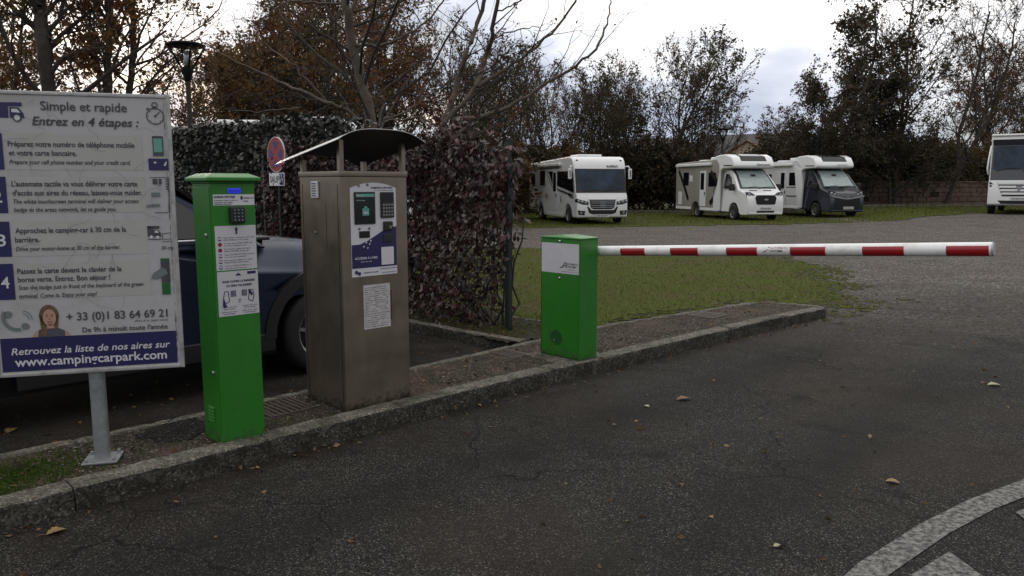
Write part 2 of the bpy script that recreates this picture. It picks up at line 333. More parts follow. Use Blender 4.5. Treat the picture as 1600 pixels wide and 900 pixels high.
    # gravel begins beyond the island's tip: distance along s=(x+y)/sqrt2, broken up by noise
    sm = nd('ShaderNodeMath', operation='ADD'); L.new(geo.outputs[1], sm.inputs[0])
    xs = nd('ShaderNodeMath', operation='MULTIPLY'); xs.inputs[1].default_value = .35; L.new(geo.outputs[0], xs.inputs[0]); L.new(xs.outputs[0], sm.inputs[1])
    nz = nd('ShaderNodeMath', operation='MULTIPLY_ADD'); nz.inputs[1].default_value = 7.0; L.new(noise(.35, 5, .6), nz.inputs[0]); L.new(sm.outputs[0], nz.inputs[2])
    f = mrange(nz.outputs[0], 11.5, 18.5)
    col = mix(f, asphalt, gravel)
    # hairline cracks in the asphalt
    ck = nd('ShaderNodeTexVoronoi', feature='DISTANCE_TO_EDGE'); ck.inputs['Scale'].default_value = .42
    dv = nd('ShaderNodeVectorMath', operation='ADD'); nn = nd('ShaderNodeTexNoise'); nn.inputs['Scale'].default_value = 2.5; nn.inputs['Detail'].default_value = 5
    L.new(tc.outputs['Object'], nn.inputs['Vector']); ss = nd('ShaderNodeVectorMath', operation='SCALE'); ss.inputs[3].default_value = .5; L.new(nn.outputs['Color'], ss.inputs[0])
    L.new(tc.outputs['Object'], dv.inputs[0]); L.new(ss.outputs[0], dv.inputs[1]); L.new(dv.outputs[0], ck.inputs['Vector'])
    ckm = mrange(ck.outputs['Distance'], .0012, .0048, .7, 0); ckn = nd('ShaderNodeMath', operation='MULTIPLY'); L.new(ckm, ckn.inputs[0]); L.new(mrange(noise(.8, 2), .44, .52), ckn.inputs[1])
    col = mix(ckn.outputs[0], col, (.006, .006, .006))
    L.new(col, b.inputs['Base Color']); b.inputs['Roughness'].default_value = .82; b.inputs['Specular IOR Level'].default_value = .10
    bp = nd('ShaderNodeBump'); bp.inputs['Strength'].default_value = .8; bp.inputs['Distance'].default_value = .006
    hh = nd('ShaderNodeMath', operation='MULTIPLY_ADD'); hh.inputs[1].default_value = .6; L.new(noise(60, 4), hh.inputs[0]); L.new(vo.outputs['Distance'], hh.inputs[2])
    L.new(hh.outputs[0], bp.inputs['Height']); L.new(bp.outputs[0], b.inputs['Normal']); return m
def soil_mat(name, pts, sc=30, moss=None, bscale=90):
    m = mat(name, (.1, .1, .1), .9, bump=.7, bscale=bscale); nt = m.node_tree; N = nt.nodes; L = nt.links; b = N['Principled BSDF']
    tc = N.new('ShaderNodeTexCoord'); n = N.new('ShaderNodeTexNoise'); n.inputs['Scale'].default_value = sc; n.inputs['Detail'].default_value = 7; n.inputs['Roughness'].default_value = .75
    L.new(tc.outputs['Object'], n.inputs['Vector']); r = N.new('ShaderNodeValToRGB'); b.inputs['Specular IOR Level'].default_value = .1; e = r.color_ramp.elements
    for i, (p, c) in enumerate(pts):
        q = e[0] if i == 0 else (e[-1] if i == len(pts)-1 else e.new(p)); q.position = p; q.color = (*c, 1)
    L.new(n.outputs[0], r.inputs[0]); last = r.outputs[0]
    if moss:
        n2 = N.new('ShaderNodeTexNoise'); n2.inputs['Scale'].default_value = moss[1]; n2.inputs['Detail'].default_value = 6; n2.inputs['Roughness'].default_value = .7; L.new(tc.outputs['Object'], n2.inputs['Vector'])
        mr = N.new('ShaderNodeMapRange'); mr.inputs[1].default_value = moss[2]; mr.inputs[2].default_value = moss[2]+.14; mr.inputs[4].default_value = moss[3]; L.new(n2.outputs[0], mr.inputs[0])
        x = N.new('ShaderNodeMix'); x.data_type = 'RGBA'; L.new(mr.outputs[0], x.inputs[0]); L.new(last, x.inputs[6]); x.inputs[7].default_value = (*moss[0], 1); last = x.outputs[2]
    L.new(last, b.inputs['Base Color']); return m
def splash(m):                                             # mud splashed and dried on the lowest part of a painted casing
    nt = m.node_tree; N = nt.nodes; L = nt.links; b = N['Principled BSDF']; old = b.inputs['Base Color'].links[0].from_socket; tc = N.new('ShaderNodeTexCoord'); sp = N.new('ShaderNodeSeparateXYZ'); L.new(tc.outputs['Object'], sp.inputs[0])
    n = N.new('ShaderNodeTexNoise'); n.inputs['Scale'].default_value = 26; n.inputs['Detail'].default_value = 7; n.inputs['Roughness'].default_value = .75; L.new(tc.outputs['Object'], n.inputs['Vector'])
    a = N.new('ShaderNodeMath'); a.operation = 'MULTIPLY_ADD'; a.inputs[1].default_value = -1.9; L.new(sp.outputs[2], a.inputs[0]); L.new(n.outputs[0], a.inputs[2])
    r = N.new('ShaderNodeMapRange'); r.inputs[1].default_value = .36; r.inputs[2].default_value = .56; r.inputs[4].default_value = .75; L.new(a.outputs[0], r.inputs[0])
    x = N.new('ShaderNodeMix'); x.data_type = 'RGBA'; L.new(r.outputs[0], x.inputs[0]); L.new(old, x.inputs[6]); x.inputs[7].default_value = (.035, .040, .020, 1); L.new(x.outputs[2], b.inputs['Base Color'])
splash(M['green_paint']); splash(M['steel'])
def aggregate(name, pts, sc, dirts, bump=.8, fine=None):
    """stony surface: coloured grains, then irregular stains (scale, lo, hi, strength, colour)"""
    m = mat(name, (.1, .1, .1), .92, spec=.1); nt = m.node_tree; N = nt.nodes; L = nt.links; b = N['Principled BSDF']; tc = N.new('ShaderNodeTexCoord')
    v = N.new('ShaderNodeTexVoronoi'); v.inputs['Scale'].default_value = sc; L.new(tc.outputs['Object'], v.inputs['Vector']); sp = N.new('ShaderNodeSeparateColor'); L.new(v.outputs['Color'], sp.inputs[0])
    r = N.new('ShaderNodeValToRGB'); e = r.color_ramp.elements
    for i, (p, c) in enumerate(pts): q = e[0] if i == 0 else (e[-1] if i == len(pts)-1 else e.new(p)); q.position = p; q.color = (*c, 1)
    L.new(sp.outputs[0], r.inputs[0]); cur = r.outputs[0]
    for s_, lo, hi, k, c in dirts:
        n = N.new('ShaderNodeTexNoise'); n.inputs['Scale'].default_value = s_; n.inputs['Detail'].default_value = 8; n.inputs['Roughness'].default_value = .7; L.new(tc.outputs['Object'], n.inputs['Vector'])
        mr = N.new('ShaderNodeMapRange'); mr.inputs[1].default_value = lo; mr.inputs[2].default_value = hi; mr.inputs[4].default_value = k; L.new(n.outputs[0], mr.inputs[0])
        x = N.new('ShaderNodeMix'); x.data_type = 'RGBA'; L.new(mr.outputs[0], x.inputs[0]); L.new(cur, x.inputs[6]); x.inputs[7].default_value = (*c, 1); cur = x.outputs[2]
    L.new(cur, b.inputs['Base Color']); n = N.new('ShaderNodeTexNoise'); n.inputs['Scale'].default_value = sc*.6; n.inputs['Detail'].default_value = 6; L.new(tc.outputs['Object'], n.inputs['Vector'])
    a = N.new('ShaderNodeMath'); a.operation = 'MULTIPLY_ADD'; a.inputs[1].default_value = .5; L.new(v.outputs['Distance'], a.inputs[0]); L.new(n.outputs[0], a.inputs[2])
    bp = N.new('ShaderNodeBump'); bp.inputs['Strength'].default_value = bump; bp.inputs['Distance'].default_value = .006; L.new(a.outputs[0], bp.inputs['Height']); L.new(bp.outputs[0], b.inputs['Normal']); return m
M['ground'] = ground_mat()
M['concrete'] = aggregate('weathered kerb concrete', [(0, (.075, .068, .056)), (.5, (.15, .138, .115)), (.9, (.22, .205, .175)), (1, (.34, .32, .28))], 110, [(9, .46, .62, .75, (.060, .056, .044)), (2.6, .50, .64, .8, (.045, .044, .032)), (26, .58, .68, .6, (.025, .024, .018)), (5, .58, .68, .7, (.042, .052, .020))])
M['concrete_shade_grime'] = aggregate('shaded grimy kerb face', [(0, (.018, .017, .014)), (.5, (.042, .039, .032)), (.9, (.075, .07, .058)), (1, (.16, .15, .13))], 100, [(6, .45, .62, .8, (.015, .0145, .011)), (14, .54, .66, .7, (.085, .08, .066)), (4, .58, .68, .7, (.022, .028, .010))])  # kerb front: its shade is put into the colour, along with splash dirt
M['patch'] = aggregate('old dark tar', [(0, (.007, .0065, .006)), (.6, (.017, .016, .015)), (.95, (.04, .038, .034)), (1, (.14, .13, .12))], 120, [(5, .5, .64, .6, (.03, .024, .018))])
M['island'] = aggregate('dirty island tarmac', [(0, (.012, .010, .008)), (.5, (.045, .034, .027)), (.85, (.085, .066, .052)), (.96, (.16, .135, .11)), (1, (.34, .31, .27))], 95, [(7, .48, .64, .75, (.025, .020, .015)), (1.8, .50, .62, .7, (.085, .062, .046)), (3.4, .57, .66, .7, (.032, .040, .013)), (22, .6, .7, .8, (.013, .011, .009))])
M['soil'] = soil_mat('bare soil', [(.3, (.018, .014, .010)), (.55, (.045, .034, .024)), (.8, (.11, .085, .06))], 30, ((.03, .04, .012), 3, .5, .7))
M['turf'] = soil_mat('short autumn turf', [(.3, (.032, .040, .006)), (.5, (.056, .070, .010)), (.66, (.085, .088, .016)), (.8, (.12, .085, .035))], 22, ((.085, .058, .034), .8, .50, .7), 40)
def paint_mat():
    m = mat('worn white road paint', (.33, .32, .30), .8, bump=.6, bscale=120); nt = m.node_tree; N = nt.nodes; L = nt.links; b = N['Principled BSDF']
    tc = N.new('ShaderNodeTexCoord'); n = N.new('ShaderNodeTexNoise'); n.inputs['Scale'].default_value = 38; n.inputs['Detail'].default_value = 8; n.inputs['Roughness'].default_value = .8
    L.new(tc.outputs['Object'], n.inputs['Vector']); r = N.new('ShaderNodeValToRGB'); e = r.color_ramp.elements
    e[0].position = .43; e[0].color = (.025, .028, .026, 1); e[1].position = .58; e[1].color = (.22, .21, .195, 1); L.new(n.outputs[0], r.inputs[0]); L.new(r.outputs[0], b.inputs['Base Color']); return m
M['road_paint'] = paint_mat()

# ------------------------------------------------------------ fast meshes for plants
class TB:
    """numpy tubes and leaves -> one mesh"""
    def __init__(s): s.V = []; s.F = []; s.MI = []; s.n = 0
    def tube(s, P, r, k, m=0):
        P = np.asarray(P, float); n = len(P); T = np.gradient(P, axis=0); T /= np.linalg.norm(T, axis=1)[:, None]+1e-9
        ref = np.array([.31, .52, .79]) if abs(T[0] @ np.array([.31, .52, .79])) < .9 else np.array([1., 0, 0])
        A = np.cross(T, ref); A /= np.linalg.norm(A, axis=1)[:, None]+1e-9; B = np.cross(T, A)
        q = np.arange(k)*2*np.pi/k
        V = P[:, None, :]+(A[:, None, :]*np.cos(q)[None, :, None]+B[:, None, :]*np.sin(q)[None, :, None])*np.asarray(r)[:, None, None]
        i = np.arange(n-1)[:, None]*k; j = np.arange(k)[None, :]; j2 = (j+1) % k
        F = np.stack([i+j, i+j2, i+k+j2, i+k+j], -1).reshape(-1, 4)+s.n
        s.V.append(V.reshape(-1, 3)); s.F.append(F); s.MI.append(np.full(len(F), m)); s.n += n*k
    def leaves(s, rng, P, D, size, m=1, wr=.55, fold=.12):
        """one folded rhombus per point, growing along D"""
        n = len(P)
        if not n: return
        D = D/(np.linalg.norm(D, axis=1)[:, None]+1e-9); X = rng.normal(size=(n, 3)); S = np.cross(D, X); S /= np.linalg.norm(S, axis=1)[:, None]+1e-9; Nn = np.cross(D, S)
        L = size*(.6+.8*rng.random(n))[:, None]
        V = np.stack([P, P+D*L*.5+S*L*wr*.5+Nn*L*fold, P+D*L, P+D*L*.5-S*L*wr*.5+Nn*L*fold], 1).reshape(-1, 3)
        F = np.arange(4*n).reshape(-1, 4)+s.n
        s.V.append(V); s.F.append(F); s.MI.append(np.full(n, m)); s.n += 4*n
    def mesh(s, name, mats):
        V = np.concatenate(s.V); F = np.concatenate(s.F); MI = np.concatenate(s.MI)
        me = bpy.data.meshes.new(name); me.vertices.add(len(V)); me.vertices.foreach_set('co', V.astype(np.float32).ravel())
        me.loops.add(F.size); me.loops.foreach_set('vertex_index', F.astype(np.int32).ravel())
        me.polygons.add(len(F)); me.polygons.foreach_set('loop_start', (np.arange(len(F))*4).astype(np.int32))
        try: me.polygons.foreach_set('loop_total', np.full(len(F), 4, np.int32))
        except Exception: pass
        for mt in mats: me.materials.append(mt)
        me.polygons.foreach_set('material_index', MI.astype(np.int32)); me.update(calc_edges=True); me.validate(); return me
    def build(s, name, mats, parent=None):
        o = bpy.data.objects.new(name, s.mesh(name, mats)); COL.objects.link(o)
        if parent: o.parent = parent
        return o
def nrm(v): return v/(np.linalg.norm(v)+1e-9)
def path(rng, p, d, L, n, wob, up):
    P = [np.array(p, float)]; d = nrm(np.array(d, float))
    for i in range(n):
        d = nrm(d+rng.normal(size=3)*wob+np.array([0, 0, up])); P.append(P[-1]+d*L/n)
    return np.array(P), d
def sample(P, f):
    f = f*(len(P)-1); i = min(int(f), len(P)-2); return P[i]+(P[i+1]-P[i])*(f-i), nrm(P[i+1]-P[i])
def side(rng, d, ang):
    x = rng.normal(size=3); a = nrm(np.cross(d, x)); return nrm(d*math.cos(ang)+a*math.sin(ang))
def branch(rng, T, C, p, d, L, r, lev, o):
    """T takes the wood that belongs to the trunk, C the crown's limbs, twigs and leaves"""
    n = [8, 6, 5, 4, 3][min(lev, 4)]; P, _ = path(rng, p, d, L, n, o['wob']*(1+.25*lev), o['up']*(1 if lev else .15))
    tip = .3 if lev < o['lev'] else .45
    rr = np.maximum(r*(1-(1-tip)*np.linspace(0, 1, n+1)), o['rmin'])
    (T if lev == 0 else C).tube(P, rr, [9, 6, 4, 3, 3][min(lev, 4)], 0)
    fill(rng, C, P, rr, L, lev, o)
def fill(rng, C, P, rr, L, lev, o, nch=None, f0=None):
    if lev < o['lev']:
        k = nch if nch is not None else o['n'][lev]; f0 = f0 if f0 is not None else (o['f0'] if lev == 0 else .2)
        for i in range(k):
            f = f0+(1-f0)*((i+rng.random())/k); q, t = sample(P, min(f, .999))
            LL = L*o['k'][lev]*(1.15-.65*f if lev == 0 else 1.1-.5*f)*(.7+.6*rng.random())
            dd = side(rng, t, R(o['ang'][lev]+rng.normal()*10))
            branch(rng, C, C, q, dd, LL, max(np.interp(f, np.linspace(0, 1, len(rr)), rr)*o['rk'], o['rmin']), lev+1, o)
    if lev >= o['lev']-1 and o['leaf']:
        k = rng.poisson(o['leaf']*(1 if lev == o['lev'] else .5))
        if k:
            f = rng.random(k)**.7*.999*(len(P)-1); i = f.astype(int); g = (f-i)[:, None]; q = P[i]+(P[i+1]-P[i])*g
            D = (P[i+1]-P[i])/(L/len(P)+1e-9)*.4+rng.normal(size=(k, 3))*.8+np.array([0, 0, o['droop']])
            C.leaves(rng, q+rng.normal(size=(k, 3))*o['lj'], D, o['ls'], 1)
def opt(**k):
    o = dict(lev=3, n=[14, 8, 6], k=[.5, .5, .5], ang=[48, 45, 45], f0=.3, wob=.10, up=.06, rk=.55, rmin=.006, leaf=6, ls=.12, lj=.05, droop=-.2)
    o.update(k); return o
def tree_meshes(seed, H, r, o, bark, leaf, stems=1, lean=(0, 0)):
    rng = np.random.default_rng(seed); T, C = TB(), TB()
    for i in range(stems):
        a = rng.random()*6.28; sp = 0 if stems == 1 else .25+.35*rng.random()
        p = (math.cos(a)*sp*.6, math.sin(a)*sp*.6, -.1); d = (math.cos(a)*sp+lean[0], math.sin(a)*sp+lean[1], 1)
        branch(rng, T, C, p, d, H*(1 if i == 0 else .75+.25*rng.random()), r, 0, o)
    return T.mesh('trunk', [bark]), C.mesh('crown', [M['twig'], leaf])
def plant(kind, meshes, label, cat, x, y, sc=1, rz=0, group=None, z=None, names=('trunk', 'crown')):
    o = thing(kind, label, cat, (x, y, gh(x, y) if z is None else z), rz, group); o.scale = (sc if isinstance(sc, (tuple, list)) else (sc, sc, sc))
    for nm, me in zip(names, meshes):
        c = bpy.data.objects.new(nm, me); COL.objects.link(c); c.parent = o
    return o
# ------------------------------------------------------------ ground, island, kerbs, markings
def ground():
    xs = sorted(set([-400, -200, -100, -60]+list(np.arange(-40, 60.1, 2))+[80, 120, 200, 400])); ys = sorted(set([-300, -100, -40]+list(np.arange(-10, 70.1, 2))+[90, 120, 200, 400, 900]))
    m = MB(); vs = [(x, y, gh(x, y)) for y in ys for x in xs]; n = len(xs)
    m.add(vs, [(j*n+i, j*n+i+1, (j+1)*n+i+1, (j+1)*n+i) for j in range(len(ys)-1) for i in range(n-1)])
    tag(m.build('ground', M['ground'], smooth=True), kind='structure')
ground()
FRONT = [(-5, 3.96), (-2, 3.96), (.7, 3.95), (2.2, 3.955), (3.2, 3.955), (4.4, 3.95), (5.1, 3.905), (6.4, 3.865), (7.8, 3.81), (8.55, 3.74), (8.98, 3.70), (9.10, 3.86), (9.07, 4.15), (8.95, 4.48), (8.70, 4.62), (8.2, 4.68), (7.3, 4.80), (6.3, 4.93), (5.1, 4.90), (4.5, 4.87), (3.6, 4.84), (2.7, 4.83), (1.9, 4.80), (.8, 4.80), (-2, 4.80), (-5, 4.80)]
def resample(pl, d):
    out = [Vector((*pl[0], 0))]
    P = [Vector((*p, 0)) for p in pl]; acc = 0
    for a, b in zip(P[:-1], P[1:]):
        L = (b-a).length; x = d-acc
        while x < L: out.append(a+(b-a)*(x/L)); x += d
        acc = L-(x-d)
    return out
def kerb_run(mb, pl, inner, w, h, step=1.0, rng=random.Random(3), gap=.004, sub=16):
    """separate kerb stones with a rounded front edge; inner = +1 if the stone's body lies left of the direction of travel"""
    P = resample(pl, step/sub); k = 0
    while k < len(P)-1:
        Q_ = P[k:k+sub+1]; k += sub
        if len(Q_) < 2: break
        hj = h+rng.uniform(-.004, .004); vs = []; c = 0
        for i, p in enumerate(Q_):
            d = (Q_[min(i+1, len(Q_)-1)]-Q_[max(i-1, 0)]).normalized(); n = Vector((-d.y, d.x, 0))*inner
            q = p+(d*gap if i == 0 else (-d*gap if i == len(Q_)-1 else Vector()))
            jt = rng.uniform(-.003, .003); chip = rng.choice((0, 0, 0, 0, .006, .012)) if inner else 0
            for (o, z) in ((-.012+jt, -.05), (.0+jt, hj*.72), (.006+chip, hj*.93-chip), (.016+chip, hj-.002-chip*.3), (w-.01, hj+jt), (w, hj-.012), (w, -.05)):
                a = q+n*o; vs.append(W(a.x, a.y, z))
        m = 7; nq = len(Q_)
        fs = [(i*m+j, i*m+(j+1) % m, (i+1)*m+(j+1) % m, (i+1)*m+j) for i in range(nq-1) for j in range(m)]
        fs += [list(range(m)), list(range((nq-1)*m, nq*m))[::-1]]
        b0 = len(mb.f); mb.add(vs, fs)
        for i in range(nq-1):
            for j in range(2): mb.m[b0+i*m+j] = 1  # road-side face takes the concrete darkened for shade and dirt
kb = MB()
kerb_run(kb, FRONT[:11], 1, .15, .12)
kerb_run(kb, FRONT[10:16], 1, .11, .118, step=.5, sub=8)
kerb_run(kb, FRONT[15:], 1, .10, .112)
kerb_run(kb, [(5.03, 4.93), (4.97, 5.6), (4.93, 6.3), (4.9, 9), (4.9, 15)], -1, .10, .115)          # edge of the hedge bed
kerb_run(kb, [(6.05, 5.05), (6.05, 9), (6.05, 15)], 1, .08, .10)
kbo = tag(kb.build('kerb', [M['concrete'], M['concrete_shade_grime']], smooth=True), kind='structure'); es_ = kbo.modifiers.new('e', 'EDGE_SPLIT'); es_.split_angle = R(38)
fk = MB()                                                                                           # low kerb behind the parked motorhomes
for a, b in zip([(-8, 45.5), (0, 45), (9, 43.5), (16, 43.6), (21, 44.5)], [(0, 45), (9, 43.5), (16, 43.6), (21, 44.5), (34, 46.5)]):
    a = Vector((*a, gh(*a))); b = Vector((*b, gh(*b))); d = (b-a).normalized(); n = Vector((-d.y, d.x, 0))*.09
    fk.add([p+q+Vector((0, 0, z)) for z in (-.1, .17) for p, q in ((a, -n), (b, -n), (b, n), (a, n))], [(0, 1, 2, 3), (4, 5, 6, 7), (0, 1, 5, 4), (1, 2, 6, 5), (2, 3, 7, 6), (3, 0, 4, 7)])
tag(fk.build('far_kerb', M['concrete']), kind='structure')
def surf(name, inside, s0, s1, t0, t1, st, z, mt, jit, seed, world=False):
    """a lumpy sheet over the cells whose centre passes inside()"""
    rng = random.Random(seed); idx = {}; m = MB()
    ns = int((s1-s0)/st); nt_ = int((t1-t0)/st)
    def v(i, j):
        if (i, j) not in idx:
            a, b = s0+i*st, t0+j*st; idx[(i, j)] = len(m.v); dz = rng.uniform(-jit, jit)
            p = Vector((a, b, z+dz+gh(a, b))) if world else W(a, b, z+dz); m.v.append(tuple(p))
        return idx[(i, j)]
    for i in range(ns):
        for j in range(nt_):
            if inside(s0+(i+.5)*st, t0+(j+.5)*st): m.f.append([v(i, j), v(i+1, j), v(i+1, j+1), v(i, j+1)]); m.m.append(0)
    o = m.build(name, mt, smooth=True, fix=False); return tag(o, kind='structure')
def poly_in(poly):
    def f(x, y):
        c = False; n = len(poly); j = n-1
        for i in range(n):
            xi, yi = poly[i]; xj, yj = poly[j]
            if (yi > y) != (yj > y) and x < (xj-xi)*(y-yi)/(yj-yi)+xi: c = not c
            j = i
        return c
    return f
isl = poly_in([(s, t+(.12 if i < 10 else -.08)) if i < 10 or i > 13 else (s-.08, t) for i, (s, t) in enumerate(FRONT)])
surf('island', isl, -5, 9.1, 3.9, 5.0, .04, .105, M['island'], .003, 1)
surf('hedge_bed', lambda s, t: True, 4.97, 6.05, 4.98, 15, .055, .095, M['soil'], .012, 2)
from mathutils import noise as MN
def fb(x, y, sc): return MN.fractal(Vector((x*sc, y*sc, 3.3)), .8, 2.1, 5)
GP = [(.35, 8.4), (1.2, 8.1), (2.4, 9.4), (3.1, 9.75), (3.7, 9.3), (4.4, 9.6), (5.2, 11.4), (6.0, 14.4), (6.2, 16.6), (5.2, 17.6), (3.4, 18.5), (2.2, 19), (-.5, 19.1), (-8, 19.3), (-8, 15.6)]
def sdist(poly, x, y):
    ins = poly_in(poly)(x, y); d = 1e9; n = len(poly)
    for i in range(n):
        ax, ay = poly[i]; bx, by = poly[(i+1) % n]; dx, dy = bx-ax, by-ay
        k = max(0, min(1, ((x-ax)*dx+(y-ay)*dy)/(dx*dx+dy*dy))); d = min(d, math.hypot(x-ax-k*dx, y-ay-k*dy))
    return d if ins else -d
def g_in(x, y):
    wv = .55 if x > 3 else .35
    return sdist(GP, x, y)+fb(x, y, .9)*wv+fb(x, y, 4)*.3 > .05
dith = random.Random(77)
def g_cell(x, y):                                            # turf thins out cell by cell into the gravel
    wv = .55 if x > 3 else .35
    return sstep(-.25, .75 if x > 1 else .2, sdist(GP, x, y)+fb(x, y, .9)*wv+fb(x, y, 4)*.3) > dith.random()
surf('grass_patch', g_cell, -8, 7.4, 8, 19.8, .07, .006, M['turf'], .004, 4, True)
def f_in(x, y):
    edge = 28.2+.28*max(0, x-1) if x < 11 else 31.0+.32*(x-11)
    return y > edge+fb(x, y, .5)*.5
surf('far_lawn', f_in, -10, 46, 27, 60, .3, .012, M['turf'], .006, 5, True)
def marking(name, poly, z=.005):
    m = MB(); m.add([W(s, t, z) for s, t in poly], [list(range(len(poly)))]); return tag(m.build(name, M['road_paint'], fix=False), kind='structure')
outer = [(1.6, 1.02), (2.3, 1.08), (3.0, 1.105), (3.14, 1.105), (3.708, 1.05), (4.176, .972), (4.686, .841), (5.6, .52), (7, -.2)]
mk = MB(); pts = []
for i, (s, t) in enumerate(outer):
    a = outer[max(0, i-1)]; b = outer[min(len(outer)-1, i+1)]; d = Vector((b[0]-a[0], b[1]-a[1])).normalized(); pts += [W(s, t, .005), W(s+d.y*.125, t-d.x*.125, .005)]
mk.add(pts, [(2*i, 2*i+1, 2*i+3, 2*i+2) for i in range(len(outer)-1)])
tag(mk.build('road_marking_line', M['road_paint'], fix=False), kind='structure')
for q in ([(3.177, .919), (3.507, .872), (3.36, .70), (3.03, .75)], [(4.17, .77), (4.42, .70), (4.22, .55), (3.98, .62)], [(5.1, .43), (5.35, .33), (5.1, .18), (4.87, .28)]): marking('road_marking_block', q)

# ------------------------------------------------------------ covers and pads set into the island
def cover(name, s0, s1, t0, t1, label, cat, mt, bars):
    o = thing(name, label, cat, W(s0, t0, .108), R(45)); f = MB(); w, d = s1-s0, t1-t0
    if bars:
        for (a, b, c, e) in ((0, w, 0, .02), (0, w, d-.02, d), (0, .02, .02, d-.02), (w-.02, w, .02, d-.02)): f.box(a, b, c, e, -.03, .006)
        f.build('frame', mt, o, bevel=.002, seg=1); g = MB(); g.box(.02, w-.02, .02, d-.02, -.04, -.012)
        n = int((w-.04)/.035)
        for i in range(n): x = .02+(i+.5)*(w-.04)/n; g.box(x-.009, x+.009, .02, d-.02, -.012, .003)
        g.build('grating', mt, o)
    else:
        f.box(0, w, 0, d, -.03, .004); f.build('plate', mt, o, bevel=.003, seg=1)
        g = MB()
        for i in range(6):
            for j in range(6): g.box(.03+(w-.06)*i/6, .03+(w-.06)*i/6+(w-.06)/9, .03+(d-.06)*j/6, .03+(d-.06)*j/6+(d-.06)/9, .004, .007)
        g.build('tread_pattern', mt, o)
cover('drain_grate', 2.23, 2.55, 4.36, 4.72, 'rusty slotted grate in the island between green post and steel machine', 'drain grate', M['iron'], True)
cover('access_cover', 4.50, 4.70, 4.47, 4.80, 'square dark metal cover set in the island just left of the barrier cabinet', 'cover', M['iron'], False)
cover('access_cover', 7.40, 7.76, 4.31, 4.62, 'dark metal cover near the rounded tip of the island', 'cover', M['iron'], False)
m = MB(); surf('tar_patch', lambda s, t: ((s-1.72)/.24)**2+((t-4.55)/.22)**2+fb(s*3, t*3, 1.3)*.6 < .85, 1.3, 2.15, 4.14, 4.79, .02, .1085, M['patch'], .002, 14); rr = random.Random(5); pp = [(1.62+.16*math.cos(a)*(1+.2*rr.random())+.1, 4.58+.17*math.sin(a)*(1+.2*rr.random())) for a in np.arange(0, 6.28, .35)]

m = MB(); m.prism([(p.x, p.y) for p in [W(*q) for q in ((4.58, 3.99), (5.06, 3.96), (5.14, 4.1), (5.1, 4.46), (4.62, 4.48))]], 'z', .06, .124); tag(m.build('concrete_pad', M['concrete'], bevel=.008, seg=2), kind='structure')

